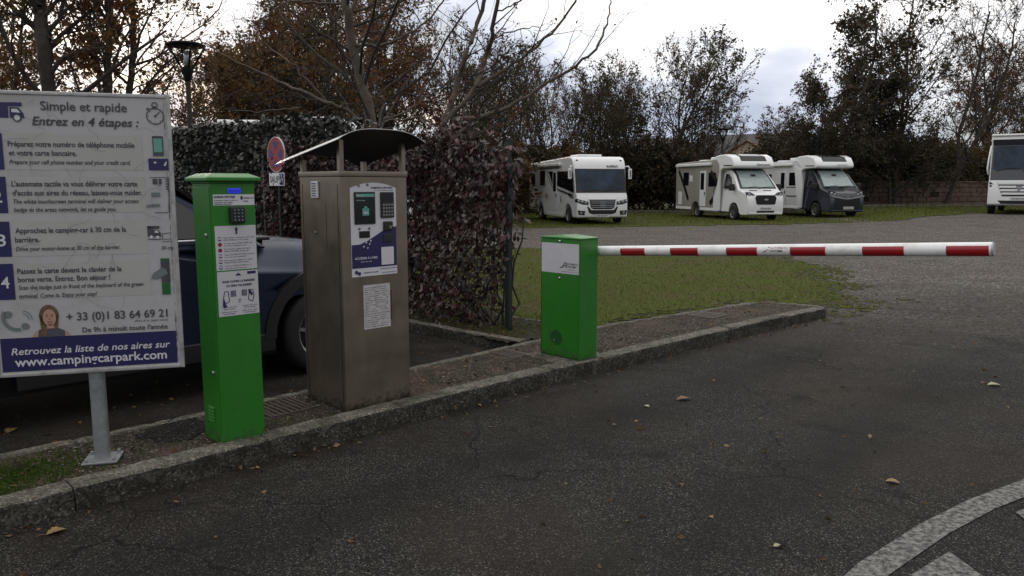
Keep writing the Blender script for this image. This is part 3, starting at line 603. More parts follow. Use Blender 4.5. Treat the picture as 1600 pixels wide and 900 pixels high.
# ------------------------------------------------------------ information board on its post
def info_board():
    # local x runs along the panel (a = x + .43 + .12), -y faces the road, z up from the island
    rz = R(16.1); right = Vector((-1.744, 3.99, 0)); base = right-Vector((math.cos(rz), math.sin(rz), 0))*.43
    base += Vector((-math.sin(rz), math.cos(rz), 0))*.055
    o = thing('information_board', 'large weathered white information board with navy band on a galvanised post', 'sign board', (base.x, base.y, .108), rz)
    Z0 = .60-.108; YF = -.055
    m = MB(); m.tube([(0, 0, .0), (0, 0, Z0+.9)], .0385, 24); m.build('post', M['galv'], o, smooth=True, bevel=.001, seg=1)
    m = MB(); m.box(-.085, .085, -.085, .085, 0, .012)
    for sx in (-1, 1):
        for sy in (-1, 1): m.tube([(sx*.065, sy*.065, .012), (sx*.065, sy*.065, .03)], .009, 6)
    m.build('base_plate', M['galv'], o, bevel=.002, seg=1)
    for z in (.3, 1.0): m = MB(); m.box(-.36, .36, -.0405+.001, -.025+.001, Z0+z, Z0+z+.04); m.box(-.05, .05, -.026, .045, Z0+z+.002, Z0+z+.038); m.build('mounting_rail', M['galv'], o)
    m = MB(); m.box(-.43, .43, YF, -.041, Z0, Z0+1.4); pan = m.build('panel', M['board'], o)
    m = MB(); e = .018; y0, y1 = YF-.006, -.040
    m.box(-.435, -.435+e, y0, y1, Z0-.005, Z0+1.405); m.box(.435-e, .435, y0, y1, Z0-.005, Z0+1.405)
    m.box(-.435+e, .435-e, y0, y1, Z0-.005, Z0-.005+e); m.box(-.435+e, .435-e, y0, y1, Z0+1.405-e, Z0+1.405); m.build('frame', M['alu'], o, bevel=.002, seg=1)
    def L(k): return lambda a, z: (a-.55, YF-.0012*k, Z0+z)
    ink = MB(); F = L(3)
    def T(tx, a0, a1, z, s, sh=0, b=.014, mb=ink): text(mb, tx, F, a0, a1, z, s, 0, sh, b)
    T('Simple et rapide', .401, .785, 1.315, .062); T('Entrez en 4 étapes :', .36, .836, 1.243, .058, .22, .02)
    T('Préparez votre numéro de téléphone mobile', .248, .809, 1.139, .037, 0, .02); T('et votre carte bancaire.', .25, .546, 1.096, .037, 0, .02)
    T('Prepare your cell phone number and your credit card.', .249, .786, 1.054, .030, .22, .014)
    T("L'automate tactile va vous délivrer votre carte", .25, .812, .946, .037, 0, .02); T("d'accès aux aires du réseau, laissez-vous guider.", .252, .831, .902, .037, 0, .02)
    T('The white touchscreen terminal will deliver your access', .251, .813, .862, .030, .22, .014); T('badge to the areas network, let us guide you.', .251, .707, .822, .030, .22, .014)
    T('Approchez le camping-car à 30 cm de la', .249, .745, .717, .037, 0, .02); T('barrière.', .245, .351, .672, .037, 0, .02); T('Drive your motor-home at 30 cm of the barrier.', .245, .713, .629, .030, .22, .014)
    T('Passez la carte devant le clavier de la', .242, .712, .516, .037, 0, .02); T('borne verte. Entrez. Bon séjour !', .242, .656, .474, .037, 0, .02)
    T('Scan the badge just in front of the keyboard of the green', .241, .81, .436, .030, .22, .014); T('terminal. Come in. Enjoy your stay!', .241, .591, .393, .030, .22, .014)
    T('+ 33 (0)1 83 64 69 21', .444, .917, .270, .058, 0, .016); T("(Prix d'un appel local)", .759, .916, .249, .016, 0, .0); T("De 9h à minuit toute l'année", .512, .913, .207, .036, 0, .016)
    T('30 cm', .905, .962, .622, .026, .22, .014)
    ink.build('lettering', M['ink_faded'], o, fix=False)
    # raised pale bands behind each step
    m = MB(); F = L(1)
    for z0, z1 in ((1.027, 1.201), (.816, .993), (.602, .775), (.388, .567)): rect(m, F, .235, z0, .845, z1)
    m.build('step_band', M['lt_line'], o, fix=False)
    nv = MB(); F = L(2)
    for z0, z1 in ((1.027, 1.201), (.816, .993), (.602, .775), (.388, .567)): rect(nv, F, .140, z0, .226, z1)
    rect(nv, F, .142, .022, .952, .193); rect(nv, F, .145, 1.275, .262, 1.348); rect(nv, F, .262, 1.330, .322, 1.349)
    flat(nv, F, [(.268, 1.275), (.268, 1.325), (.306, 1.325), (.327, 1.296), (.329, 1.275)])
    nv.build('navy_band', M['navy'], o, fix=False)
    wh = MB(); F = L(3)
    for n_, z in (('1', 1.08), ('2', .868), ('3', .655), ('4', .446)): text(wh, n_, F, .168, .205, z, .082, 0, 0, .01)
    text(wh, 'Retrouvez la liste de nos aires sur', F, .186, .920, .107, .050, 0, .22, .012); text(wh, 'www.campingcarpark.com', F, .198, .901, .048, .064, 0, 0, .018)
    flat(wh, F, [(.276, 1.302), (.276, 1.318), (.301, 1.318), (.314, 1.300)]); disc(wh, F, .298, 1.276, .015); disc(wh, F, .196, 1.276, .015)
    wh.build('white_lettering', M['sticker_white'], o, fix=False)
    ic = MB(); F = L(4)
    for cx in (.298, .196): ring(ic, F, cx, 1.276, .013, .019)
    ring(ic, F, .914, 1.298, .037, .042); ring(ic, F, .914, 1.353, .010, .015); rect(ic, F, .908, 1.338, .920, 1.347); stroke(ic, F, [(.914, 1.298), (.934, 1.317)], .005); disc(ic, F, .914, 1.298, .006); stroke(ic, F, [(.876, 1.33), (.886, 1.338)], .008)
    for i in range(8): a = i*math.pi/4; stroke(ic, F, [(.914+.030*math.cos(a), 1.298+.030*math.sin(a)), (.914+.034*math.cos(a), 1.298+.034*math.sin(a))], .004)
    rect(ic, F, .894, 1.100, .944, 1.199)
    # terminal outline, camper, barrier
    stroke(ic, F, [(.872, .990), (.960, .992), (.958, .826), (.945, .812), (.885, .812)], .003); rect(ic, F, .884, .957, .906, .984); rect(ic, F, .913, .957, .926, .984); rect(ic, F, .912, .948, .920, .953)
    for z in (.930, .942, .955, .968, .980): rect(ic, F, .944, z, .953, z+.006)
    rect(ic, F, .845, .690, .872, .742); rect(ic, F, .845, .730, .903, .744); flat(ic, F, [(.874, .690), (.874, .724), (.894, .724), (.908, .708), (.908, .690)]); rect(ic, F, .845, .674, .957, .677)
    stroke(ic, F, [(.915, .68), (.915, .704), (.955, .708)], .003); stroke(ic, F, [(.912, .662), (.956, .664)], .003)
    rect(ic, F, .898, .45, .940, .560)
    ic.build('pictograms', M['ink_faded'], o, fix=False)
    m = MB(); F = L(5); disc(m, F, .862, .688, .008); disc(m, F, .892, .686, .008); flat(m, F, [(.88, .708), (.88, .720), (.892, .720), (.900, .709)]); rect(m, F, .895, 1.022+.04, .907, 1.07); flat(m, F, [(.94, 1.05), (.95, 1.07), (.957, 1.07), (.950, 1.05)])
    m.build('pictogram_lights', M['sticker_white'], o, fix=False)
    m = MB(); rect(m, L(4), .870, 1.028, .963, 1.086); m.build('card_picture', M['navy'], o, fix=False)
    m = MB(); rect(m, L(5), .899, 1.118, .939, 1.187); m.build('phone_picture', M['teal'], o, fix=False)
    m = MB(); rect(m, L(4), .898, .387, .938, .448); rect(m, L(4), .898, .561, .940, .576); m.build('terminal_picture', M['green_print'], o, fix=False)
    m = MB(); F = L(5); flat(m, F, [(.848, .47), (.86, .50), (.885, .515), (.90, .53), (.922, .52), (.93, .495), (.90, .478), (.875, .47)]); rect(m, F, .874, .895, .914, .915); flat(m, F, [(.846, .84), (.85, .852), (.91, .858), (.912, .845)])
    P = [(.196+.062*math.cos(R(a))+.03, .298+.062*math.sin(R(a))) for a in range(150, 281, 10)]; stroke(m, F, P, .016); disc(m, F, .187, .315, .017); disc(m, F, .258, .252, .017)
    ring(m, F, .245, .285, .030, .034, a0=0, a1=80); ring(m, F, .245, .285, .044, .048, a0=0, a1=80); m.build('handset_picture', M['grey_print'], o, fix=False)
    # printed portrait: hair, face, vest
    m = MB(); F = L(3); disc(m, F, .366, .300, .044, rz=.056); flat(m, F, [(.322, .305), (.330, .20), (.352, .196), (.352, .30)]); flat(m, F, [(.410, .305), (.402, .235), (.385, .23), (.385, .30)]); m.build('portrait_hair', M['hair'], o, fix=False)
    m = MB(); F = L(2); flat(m, F, [(.285, .194), (.305, .222), (.345, .242), (.392, .242), (.43, .222), (.455, .194)]); m.build('portrait_vest', M['navy_cloth'], o, fix=False)
    m = MB(); F = L(4); disc(m, F, .368, .290, .030, rz=.043); flat(m, F, [(.356, .258), (.352, .235), (.388, .235), (.382, .258)]); flat(m, F, [(.284, .194), (.302, .220), (.316, .226), (.312, .194)]); flat(m, F, [(.434, .194), (.432, .224), (.444, .216), (.456, .194)]); m.build('portrait_face', M['skin'], o, fix=False)
    m = MB(); F = L(5)
    for c in (.357, .380): disc(m, F, c, .298, .0045, rz=.003); stroke(m, F, [(c-.006, .306), (c+.006, .306)], .002)
    stroke(m, F, [(.358, .270), (.368, .266), (.380, .271)], .004); stroke(m, F, [(.369, .292), (.366, .281), (.371, .280)], .0016); m.build('portrait_features', M['hair'], o, fix=False)
    # hairline crazing of the old film and scuffed edge
    m = MB(); rng = random.Random(8); F = L(6)
    for i in range(46):
        x, z = rng.uniform(.15, .95), rng.uniform(.2, 1.38); a = rng.choice((0, 1.2, 2.2, 3.4, 4.6, 5.5))+rng.uniform(-.3, .3); pts = [(x, z)]
        for j in range(rng.randint(3, 8)):
            a += rng.uniform(-.5, .5); x += .02*math.cos(a); z += .02*math.sin(a)
            if not (.15 < x < .955 and .2 < z < 1.375): break
            pts.append((x, z))
        if len(pts) > 1: stroke(m, F, pts, .0009)
    for i in range(60):
        z = rng.uniform(.03, 1.35); stroke(m, F, [(.9555+rng.uniform(-.004, .003), z), (.9555+rng.uniform(-.004, .003), z+rng.uniform(.01, .05))], .0018)
    m.build('film_cracks', M['navy_cloth'], o, fix=False)
info_board()

# ------------------------------------------------------------ green entry terminal
def terminal():
    o = thing('entry_terminal', 'slim green access terminal with keypad and two instruction stickers', 'terminal', W(1.785, 4.065, .106), R(45)); w, d, h = .252, .235, 1.455
    m = MB(); m.box(0, w, 0, d, 0, h); m.build('casing', M['green_paint'], o, bevel=.006, seg=2)
    m = MB(); e = .028; m.add([(-e, -e, h+.012), (w+e, -e, h+.012), (w+e, d+e, h+.012), (-e, d+e, h+.012), (-e, -e, h+.032), (w+e, -e, h+.032), (w+e, d+e, h+.032), (-e, d+e, h+.032), (.02, .02, h+.055), (w-.02, .02, h+.055), (w-.02, d-.02, h+.055), (.02, d-.02, h+.055)],
        [(0, 1, 2, 3), (0, 1, 5, 4), (1, 2, 6, 5), (2, 3, 7, 6), (3, 0, 4, 7), (4, 5, 9, 8), (5, 6, 10, 9), (6, 7, 11, 10), (7, 4, 8, 11), (8, 9, 10, 11)])
    m.box(-.004, w+.004, -.004, d+.004, h-.002, h+.0125); m.build('cap', M['green_paint'], o, bevel=.004)
    # access door on the side
    m = MB(); m.box(-.004, .002, .012, d-.012, .075, h-.02); dr = m.build('side_door', M['green_paint'], o, bevel=.002, seg=1)
    for z in (1.174, .408):
        m = MB(); m.lathe([(.011, 0), (.011, -.006), (.008, -.009)], (-.004, .068, z), 'x', 14); m.build('lock', M['chrome'], dr, smooth=True, bevel=.001)
    m = MB()
    for i in range(5): z = .125+i*.018; m.add([(-.0045, .075, z), (-.0045, .15, z), (-.014, .15, z+.002), (-.014, .075, z+.002), (-.0045, .075, z+.010), (-.0045, .15, z+.010)], [(0, 1, 2, 3), (3, 2, 5, 4), (0, 3, 4), (1, 5, 2)])
    m.build('vent_louvres', M['green_paint'], dr)
    def L(k): return lambda a, z: (a, -.0012*k-.0003, z)
    m = MB(); m.box(.012, .252-.006, -.0012, .001, 1.337, 1.396); st = m.build('name_plate', M['sticker_white'], o); k = MB(); F = L(2)
    text(k, "BORNE D'ENTREE", F, .018, .135, 1.377, .017, 0, 0, .03); text(k, 'Saisissez votre code ou', F, .018, .15, 1.362, .010); text(k, 'présentez votre badge', F, .018, .12, 1.351, .010); text(k, 'Système d’accès', F, .018, .11, 1.341, .010, 0, 0, .02)
    text(k, 'CAMPING-CAR', F, .182, .242, 1.372, .011, 0, 0, .02); rect(k, F, .166, 1.368, .178, 1.386); text(k, 'PARK', F, .182, .21, 1.355, .011, 0, 0, .02); k.build('lettering', M['navy'], st, fix=False)
    m = MB(); m.box(.094, .168, -.004, .001, 1.402, 1.430); dp = m.build('display', M['lit_blue'], o, bevel=.002, seg=1)
    k = MB(); F = lambda a, z: (a, -.0052, z); text(k, 'BIENVENUE', F, .1, .162, 1.411, .013, 0, 0, .01); k.build('display_text', M['navy'], dp, fix=False)
    m = MB(); m.box(.096, .183, -.022, .001, 1.238, 1.329); kp = m.build('keypad', M['black_plastic'], o, bevel=.008, seg=3)
    k = MB()
    for i in range(3):
        for j in range(4): k.box(.112+i*.021, .127+i*.021, -.025, -.021, 1.250+j*.018, 1.262+j*.018)
    k.build('keys', M['mh_dark'], kp, bevel=.0015, seg=1)
    k = MB()
    for i in range(3):
        for j in range(4): rect(k, lambda a, z: (a, -.0256, z), .1185+i*.021, 1.254+j*.018, .1215+i*.021, 1.258+j*.018)
    k.build('key_digits', M['sticker_white'], kp, fix=False)
    m = MB(); m.box(.012, .2465, -.0012, .001, .983, 1.226); st = m.build('instruction_sticker', M['sticker'], o); F = L(2); k = MB()
    rect(k, F, .128, 1.180, .138, 1.208); flat(k, F, [(.122, 1.204), (.144, 1.204), (.133, 1.220)]); rd = MB()
    fr = [('Pour entrer, composez votre code', 'PASS ETAPES ou carte en ligne'), ('To enter, dial your PASS ETAPES code', 'on the keyboard'), ('Zum Eintritt, geben Sie Ihren', 'PASS ETAPES Kode ein'), ('Toets het PASS ETAPES-nummer', 'van uw kaart op het toetsenbord'), ('Per entrare, digitare il codice', 'PASS ETAPES sulla tastiera'), ('Teclee su PASS ETAPES en el', 'teclado para entrar')]
    for i, (a, b) in enumerate(fr):
        z = 1.158-i*.031; text(k, a, F, .058, .235-.012*(i % 3), z, .0105, 0, 0, .0); text(k, b, F, .058, .2-.015*(i % 2), z-.0125, .0105, 0, 0, .0)
        if i in (1, 2): disc(rd, F, .037, z-.002, .011); rect(rd, L(2.2), .028, z-.004, .046, z+.001) if i == 2 else None
        else: ring(k, F, .037, z-.002, .008, .011, a0=20, a1=160); ring(k, F, .037, z-.002, .006, .011, a0=200, a1=340)
    k.build('lettering', M['navy'], st, fix=False); rd.build('red_badges', M['sign_red'], st, fix=False)
    m = MB(); m.box(.013, .2475, -.0012, .001, .729, .976); st = m.build('badge_sticker', M['sticker'], o); k = MB()
    flat(k, F, [(.115, .950), (.15, .950), (.1325, .966)]); text(k, 'POUR OUVRIR LA BARRIERE', F, .040, .228, .914, .017, 0, 0, .03); text(k, 'TO OPEN THE BARRIER', F, .060, .210, .890, .017, 0, 0, .03); rect(k, F, .185, .955, .235, .970)
    for c, fl in ((.072, 1), (.19, -1)):
        for i in range(4):
            for j in range(4): rect(k, F, c+fl*.012+i*.008*fl, .835+j*.009, c+fl*.012+i*.008*fl+.006*fl, .842+j*.009)
        stroke(k, F, [(c-.02*fl, .80), (c-.03*fl, .83), (c-.022*fl, .866), (c-.002*fl, .866), (c+.004*fl, .81), (c-.02*fl, .80)], .004)
    flat(k, F, [(.036, .79), (.040, .83), (.050, .80), (.062, .785), (.045, .775)]); flat(k, F, [(.185, .868), (.196, .868), (.214, .84), (.205, .83), (.19, .85)])
    text(k, 'ou', F, .125, .142, .812, .014, 0, 0, .02); text(k, 'or', F, .127, .140, .800, .014, 0, 0, .02)
    for x0, x1, t1, t2 in ((.03, .115, 'Présentez votre carte', 'devant le clavier'), (.148, .236, 'Composez votre code', 'sur le clavier')): text(k, t1, F, x0, x1, .776, .0095, 0, 0, .01); text(k, t2, F, x0+.01, x1-.01, .765, .0095, 0, 0, .01)
    for x0, x1, t1, t2 in ((.03, .115, 'Present your card', 'to the keypad'), (.148, .236, 'Enter your code', 'on the keypad')): text(k, t1, F, x0, x1, .749, .0095, 0, 0, .01); text(k, t2, F, x0+.01, x1-.01, .738, .0095, 0, 0, .01)
    k.build('lettering', M['navy'], st, fix=False)
terminal()

# ------------------------------------------------------------ stainless ticket machine with its canopy
def machine():
    o = thing('ticket_machine', 'tall stainless steel ticket machine with curved metal canopy and touch screen', 'ticket machine', W(2.636, 4.140, .106), R(45)); w, d, h = .512, .485, 1.535
    m = MB(); m.box(0, w, 0, d, 0, h-.036); m.build('casing', M['steel'], o, bevel=.004, seg=2)
    m = MB(); m.box(-.006, w+.006, -.006, d+.006, h-.0355, h); m.build('top_rim', M['steel'], o, bevel=.003, seg=1)
    for x in (.004, w-.034):
        for y in (.004, d-.034): m = MB(); m.box(x, x+.03, y, y+.03, h, h+.19 if y < .1 else h+.075); m.build('canopy_post', M['steel'], o)
    # vaulted sheet pitched to the rear
    m = MB(); n = 20; top = []; bot = []
    cx = .224; hw = .328
    for j, (y, z) in enumerate(((-.16, h+.180), (.10, h+.134), (.36, h+.088), (.62, h+.042))):
        for i in range(n+1):
            u = -1+2*i/n; x = cx+hw*u; zz = z+.072*(1-abs(u)**3)
            top.append((x, y, zz+.004)); bot.append((x, y, zz))
    k = n+1; N4 = len(top); fs = []; us = []
    for j in range(3):
        for i in range(n): a = j*k+i; fs += [(a, a+1, a+k+1, a+k)]; us.append((N4+a, N4+a+k, N4+a+k+1, N4+a+1))
    for i in range(n): fs += [(i, N4+i, N4+i+1, i+1), (3*k+i, 3*k+i+1, N4+3*k+i+1, N4+3*k+i)]
    for j in range(3): fs += [(j*k, (j+1)*k, N4+(j+1)*k, N4+j*k), (j*k+n, N4+j*k+n, N4+(j+1)*k+n, (j+1)*k+n)]
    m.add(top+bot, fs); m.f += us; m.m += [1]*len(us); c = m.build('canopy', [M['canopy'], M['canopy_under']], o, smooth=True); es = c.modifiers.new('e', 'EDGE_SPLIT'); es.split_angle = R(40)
    # speaker vent on the side: local -x face, b counted along y
    m = MB(); m.box(-.014, .001, .245, .33, 1.362, 1.472); v = m.build('side_vent', M['sticker_white'], o, bevel=.012, seg=3); k2 = MB()
    for i in range(6): k2.box(-.0165, -.013, .262, .313, 1.376+i*.0155, 1.382+i*.0155)
    k2.build('vent_slot', M['ink'], v)
    for a, b, c1, e1 in ((.03, .034, .05, 1.45), (d-.034, d-.03, .05, 1.45), (.17, .172, 1.05, 1.33)): m = MB(); m.box(-.0015, .001, a, b, c1, e1); m.build('side_seam', M['black_plastic'], o)
    m = MB(); m.lathe([(.010, 0), (.010, -.004), (.007, -.007)], (-.001, .30, 1.14), 'x', 14); m.build('lock', M['key'], o, smooth=True)
    def L(k): return lambda a, z: (a, -.0015*k-.0002, z)
    arc = [(.068+(.352)*i/14, 1.428+.034*(1-((i-7)/7)**2)) for i in range(15)]
    m = MB(); m.prism([(.068, .865)]+arc+[(.420, .865)], 'y', -.003, .001); pn = m.build('front_panel', M['sticker_white'], o)
    m = MB(); F = L(3); wave = [(.070, .920), (.070, 1.070), (.13, 1.072), (.185, 1.090), (.25, 1.122), (.32, 1.158), (.37, 1.172), (.418, 1.178), (.418, .920)]
    flat(m, F, wave); m.build('navy_wave', M['navy'], pn, fix=False)
    m = MB(); m.box(.095, .252, -.012, .0, 1.200, 1.404); m.build('screen_bezel', M['black_plastic'], pn, bevel=.004); 
    m = MB(); m.box(.102, .245, -.0135, -.0115, 1.208, 1.396); sc = m.build('screen', M['screen'], pn); k2 = MB(); F2 = lambda a, z: (a, -.0147, z)
    rect(k2, F2, .104, 1.372, .243, 1.392); rect(k2, F2, .150, 1.255, .200, 1.300); disc(k2, F2, .175, 1.303, .012); k2.build('screen_picture', M['teal'], sc, fix=False)
    k2 = MB(); F3 = lambda a, z: (a, -.0158, z); text(k2, 'Bienvenue', F3, .108, .16, 1.377, .013); text(k2, 'sur votre aire', F3, .106, .17, 1.348, .011); rect(k2, F3, .158, 1.268, .192, 1.276); k2.build('screen_text', M['sticker_white'], sc, fix=False)
    m = MB(); m.box(.294, .397, -.016, .0, 1.236, 1.402); pp = m.build('card_keypad', M['black_plastic'], pn, bevel=.005); k2 = MB(); k2.box(.305, .386, -.0175, -.0155, 1.342, 1.392); k2.build('keypad_screen', M['screen'], pp); k2 = MB()
    for i in range(4):
        for j in range(4): k2.box(.304+i*.022, .320+i*.022, -.019, -.0155, 1.245+j*.022, 1.260+j*.022)
    k2.build('keypad_keys', M['key'], pp, bevel=.002, seg=1)
    m = MB(); m.box(.313, .383, -.018, .0, 1.152, 1.212); sl_ = m.build('card_slot', M['black_plastic'], pn, bevel=.004); k2 = MB(); k2.box(.352, .372, -.0205, -.0175, 1.168, 1.185); k2.build('slot_light', M['key'], sl_)
    m = MB(); m.box(.313, .378, -.010, .0, 1.076, 1.128); m.build('contactless_reader', M['black_plastic'], pn, bevel=.004)
    m = MB(); m.box(.128, .208, -.009, .0, 1.113, 1.156); m.build('receipt_slot', M['seal'], pn, bevel=.003)
    for a, z in ((.132, 1.444), (.198, 1.450), (.130, 1.172), (.204, 1.172)): m = MB(); m.lathe([(.008, 0), (.008, -.006), (.005, -.008)], (a, -.003, z), 'y', 12); m.build('screw', M['key'], pn)
    k2 = MB(); F = L(3.6); text(k2, 'CAMPING-CAR PARK', F, .222, .395, 1.424, .018, 0, 0, .02); text(k2, 'Le 1er réseau d’aires', F, .25, .395, 1.411, .009); text(k2, 'camping-car park', F, .155, .27, .885, .014, 0, 0, .02); disc(k2, F, .10, .895, .012); disc(k2, F, .122, .885, .012); text(k2, '01 83 64 69 21', F, .30, .41, .876, .011); rect(k2, F, .28, .904, .415, .907); k2.build('lettering', M['navy'], pn, fix=False)
    k2 = MB(); F = L(4.4); text(k2, "ACCÉDER À L'AIRE", F, .088, .262, .976, .020, 0, 0, .02); text(k2, 'Enter the area', F, .135, .215, .957, .011)
    for a, z in ((.15, 1.09), (.175, 1.075), (.20, 1.065), (.155, 1.05), (.185, 1.04), (.21, 1.085)): flat(k2, F, [(a, z), (a+.008, z+.004), (a+.010, z+.012), (a-.002, z+.010)])
    rect(k2, F, .293, .930, .392, 1.046); k2.build('white_lettering', M['sticker_white'], pn, fix=False)
    m = MB(); m.box(.150, .358, -.003, .001, .517, .806); pa = m.build('paper_notice', M['paper'], o); k2 = MB(); F = lambda a, z: (a, -.0042, z); rng = random.Random(4)
    for i in range(19):
        z = .785-i*.0142; x = .16
        while x < .345:
            l = rng.uniform(.008, .03)
            if x+l < .35 and rng.random() < .85: rect(k2, F, x, z, x+l, z+.0045)
            x += l+.006
    k2.build('printed_lines', M['grey_print'], pa, fix=False)
    m = MB()
    m.box(.359, .372, -.0025, .001, .56, .76)
    m.build('tape_residue', M['iron'], o)
machine()

# ------------------------------------------------------------ barrier cabinet and arm
def barrier():
    o = thing('barrier_gate', 'low square green barrier cabinet carrying a long red and white striped arm across the entrance', 'barrier', W(4.741, 3.963, .1245), R(45)); d, w, h = .432, .225, .99
    m = MB(); m.box(0, w, 0, d, 0, h); m.build('casing', M['green_paint'], o, bevel=.005, seg=2)
    m = MB(); m.add([(-.006, -.006, h+.002), (w+.006, -.006, h+.002), (w+.006, d+.006, h+.002), (-.006, d+.006, h+.002), (-.006, -.006, h+.014), (w+.006, -.006, h+.014), (w+.006, d+.006, h+.014), (-.006, d+.006, h+.014), (.02, d/2, h+.032), (w-.02, d/2, h+.032)],
          [(0, 1, 2, 3), (0, 1, 5, 4), (1, 2, 6, 5), (2, 3, 7, 6), (3, 0, 4, 7), (4, 5, 9, 8), (6, 7, 8, 9), (5, 6, 9), (7, 4, 8)])
    m.build('lid', M['green_paint'], o, bevel=.003)
    m = MB(); m.box(-.004, .001, .145-.132, d-.012, .012, .702); dr = m.build('service_door', M['green_paint'], o, bevel=.002, seg=1)
    m = MB(); m.lathe([(.062, 0), (.062, -.003)], (-.004, .25, .165), 'x', 28); m.build('round_cover', M['green_dark'], dr); m = MB(); m.box(-.009, -.006, .268, .278, .13, .15); m.build('cover_notch', M['galv'], dr)
    m = MB(); m.box(-.004, .001, .013, d-.012, .708, .955); pl = m.build('cover_plate', M['sticker'], o)
    k = MB(); F = lambda a, z: (-.0052, -a, z)
    text(k, 'AUTOMATIC', F, -.145, -.022, .782, .023, 0, 0, .01); text(k, 'SYSTEMS', F, -.145, -.04, .760, .023, 0, 0, .01); text(k, 'by group', F, -.13, -.055, .742, .014, 0, 0, .0); text(k, 'www.automatic-systems.com', F, -.20, -.02, .722, .012, 0, 0, .0)
    stroke(k, F, [(-.215, .752), (-.185, .765), (-.158, .80), (-.150, .80), (-.150, .758)], .006); stroke(k, F, [(-.19, .755), (-.17, .775), (-.15, .775)], .005); k.build('logo', M['ink'], pl, fix=False)
    for z in (.972, .667):
        m = MB(); m.lathe([(.010, 0), (.010, -.006), (.007, -.009)], (-.003, .215, z), 'x', 14); m.build('lock', M['chrome'], o, smooth=True)
    m = MB(); m.box(-.0045, .001, d-.011, d-.008, .02, .97); m.build('corner_seam', M['green_dark'], o)
    # arm: runs straight across the road entrance, slightly raised
    SA = 5.035; t0, t1 = 4.22, 1.144*SA/5.035
    z0, z1 = .995, 1.19
    Lg = t0-t1; sl_ = math.atan2(z1-z0, Lg); Lg = Lg/math.cos(sl_); r = .0415
    m = MB(); m.tube([(-.25, 0, 0), (Lg-.008, 0, 0)], r, 32); a = m.build('arm', M['white_paint'], o, smooth=True, bevel=.004, seg=2); a.location = (SA-4.741, t0-3.963, z0-.1245); a.rotation_euler = (0, -sl_, R(-90))
    m = MB(); m.tube([(Lg-.010, 0, 0), (Lg, 0, 0)], [r-.001, r-.006], 32); m.build('end_cap', M['alu'], a, smooth=True, bevel=.001, seg=1)
    m = MB(); m.box(-.16, .16, -.052, -.0, -.055, .055); m.tube([(-.06, -.06, 0), (-.06, -.03, 0)], .03, 16); m.build('arm_clamp', M['galv'], a, bevel=.004)
    tt = [3.845, 3.603, 3.362, 3.117, 2.878, 2.635, 2.390, 2.145, 1.905, 1.653, 1.415, 1.169]
    for i in range(0, 12, 2):
        f = SA/5.15; x0 = (t0-tt[i]*f)/math.cos(sl_); x1 = (t0-tt[i+1]*f)/math.cos(sl_); x1 = min(x1, Lg-.02)
        b = MB(); n = 14; vs = []
        for x in (x0, x1):
            for j in range(n+1): q = R(240-92*j/n); vs.append((x, (r+.0009)*math.cos(q), (r+.0009)*math.sin(q)))
        # q=180 deg is the -y side, towards the camera
        b.add(vs, [(j, j+1, n+2+j, n+1+j) for j in range(n)]); b.build('red_stripe', M['red'], a, smooth=True, fix=False)
    k = MB(); k2 = MB(); xc = (t0-2.58*SA/5.15)/math.cos(sl_)
    def F(x, z):
        q = math.pi-z/r; return (x, (r+.0012)*math.cos(q), (r+.0012)*math.sin(q))
    text(k2, 'AUTOMATIC', F, xc+.045, xc+.175, .010, .020, 0, 0, .0); text(k, 'SYSTEMS', F, xc+.045, xc+.135, -.010, .020, 0, 0, .02)
    stroke(k, F, [(xc-.01, -.012), (xc+.012, -.004), (xc+.03, .024), (xc+.038, .024), (xc+.038, -.008)], .005); stroke(k2, F, [(xc+.012, -.010), (xc+.024, .006), (xc+.036, .006)], .004)
    k.build('logo', M['ink'], a, fix=False); k2.build('red_lettering', M['red'], a, fix=False)
barrier()
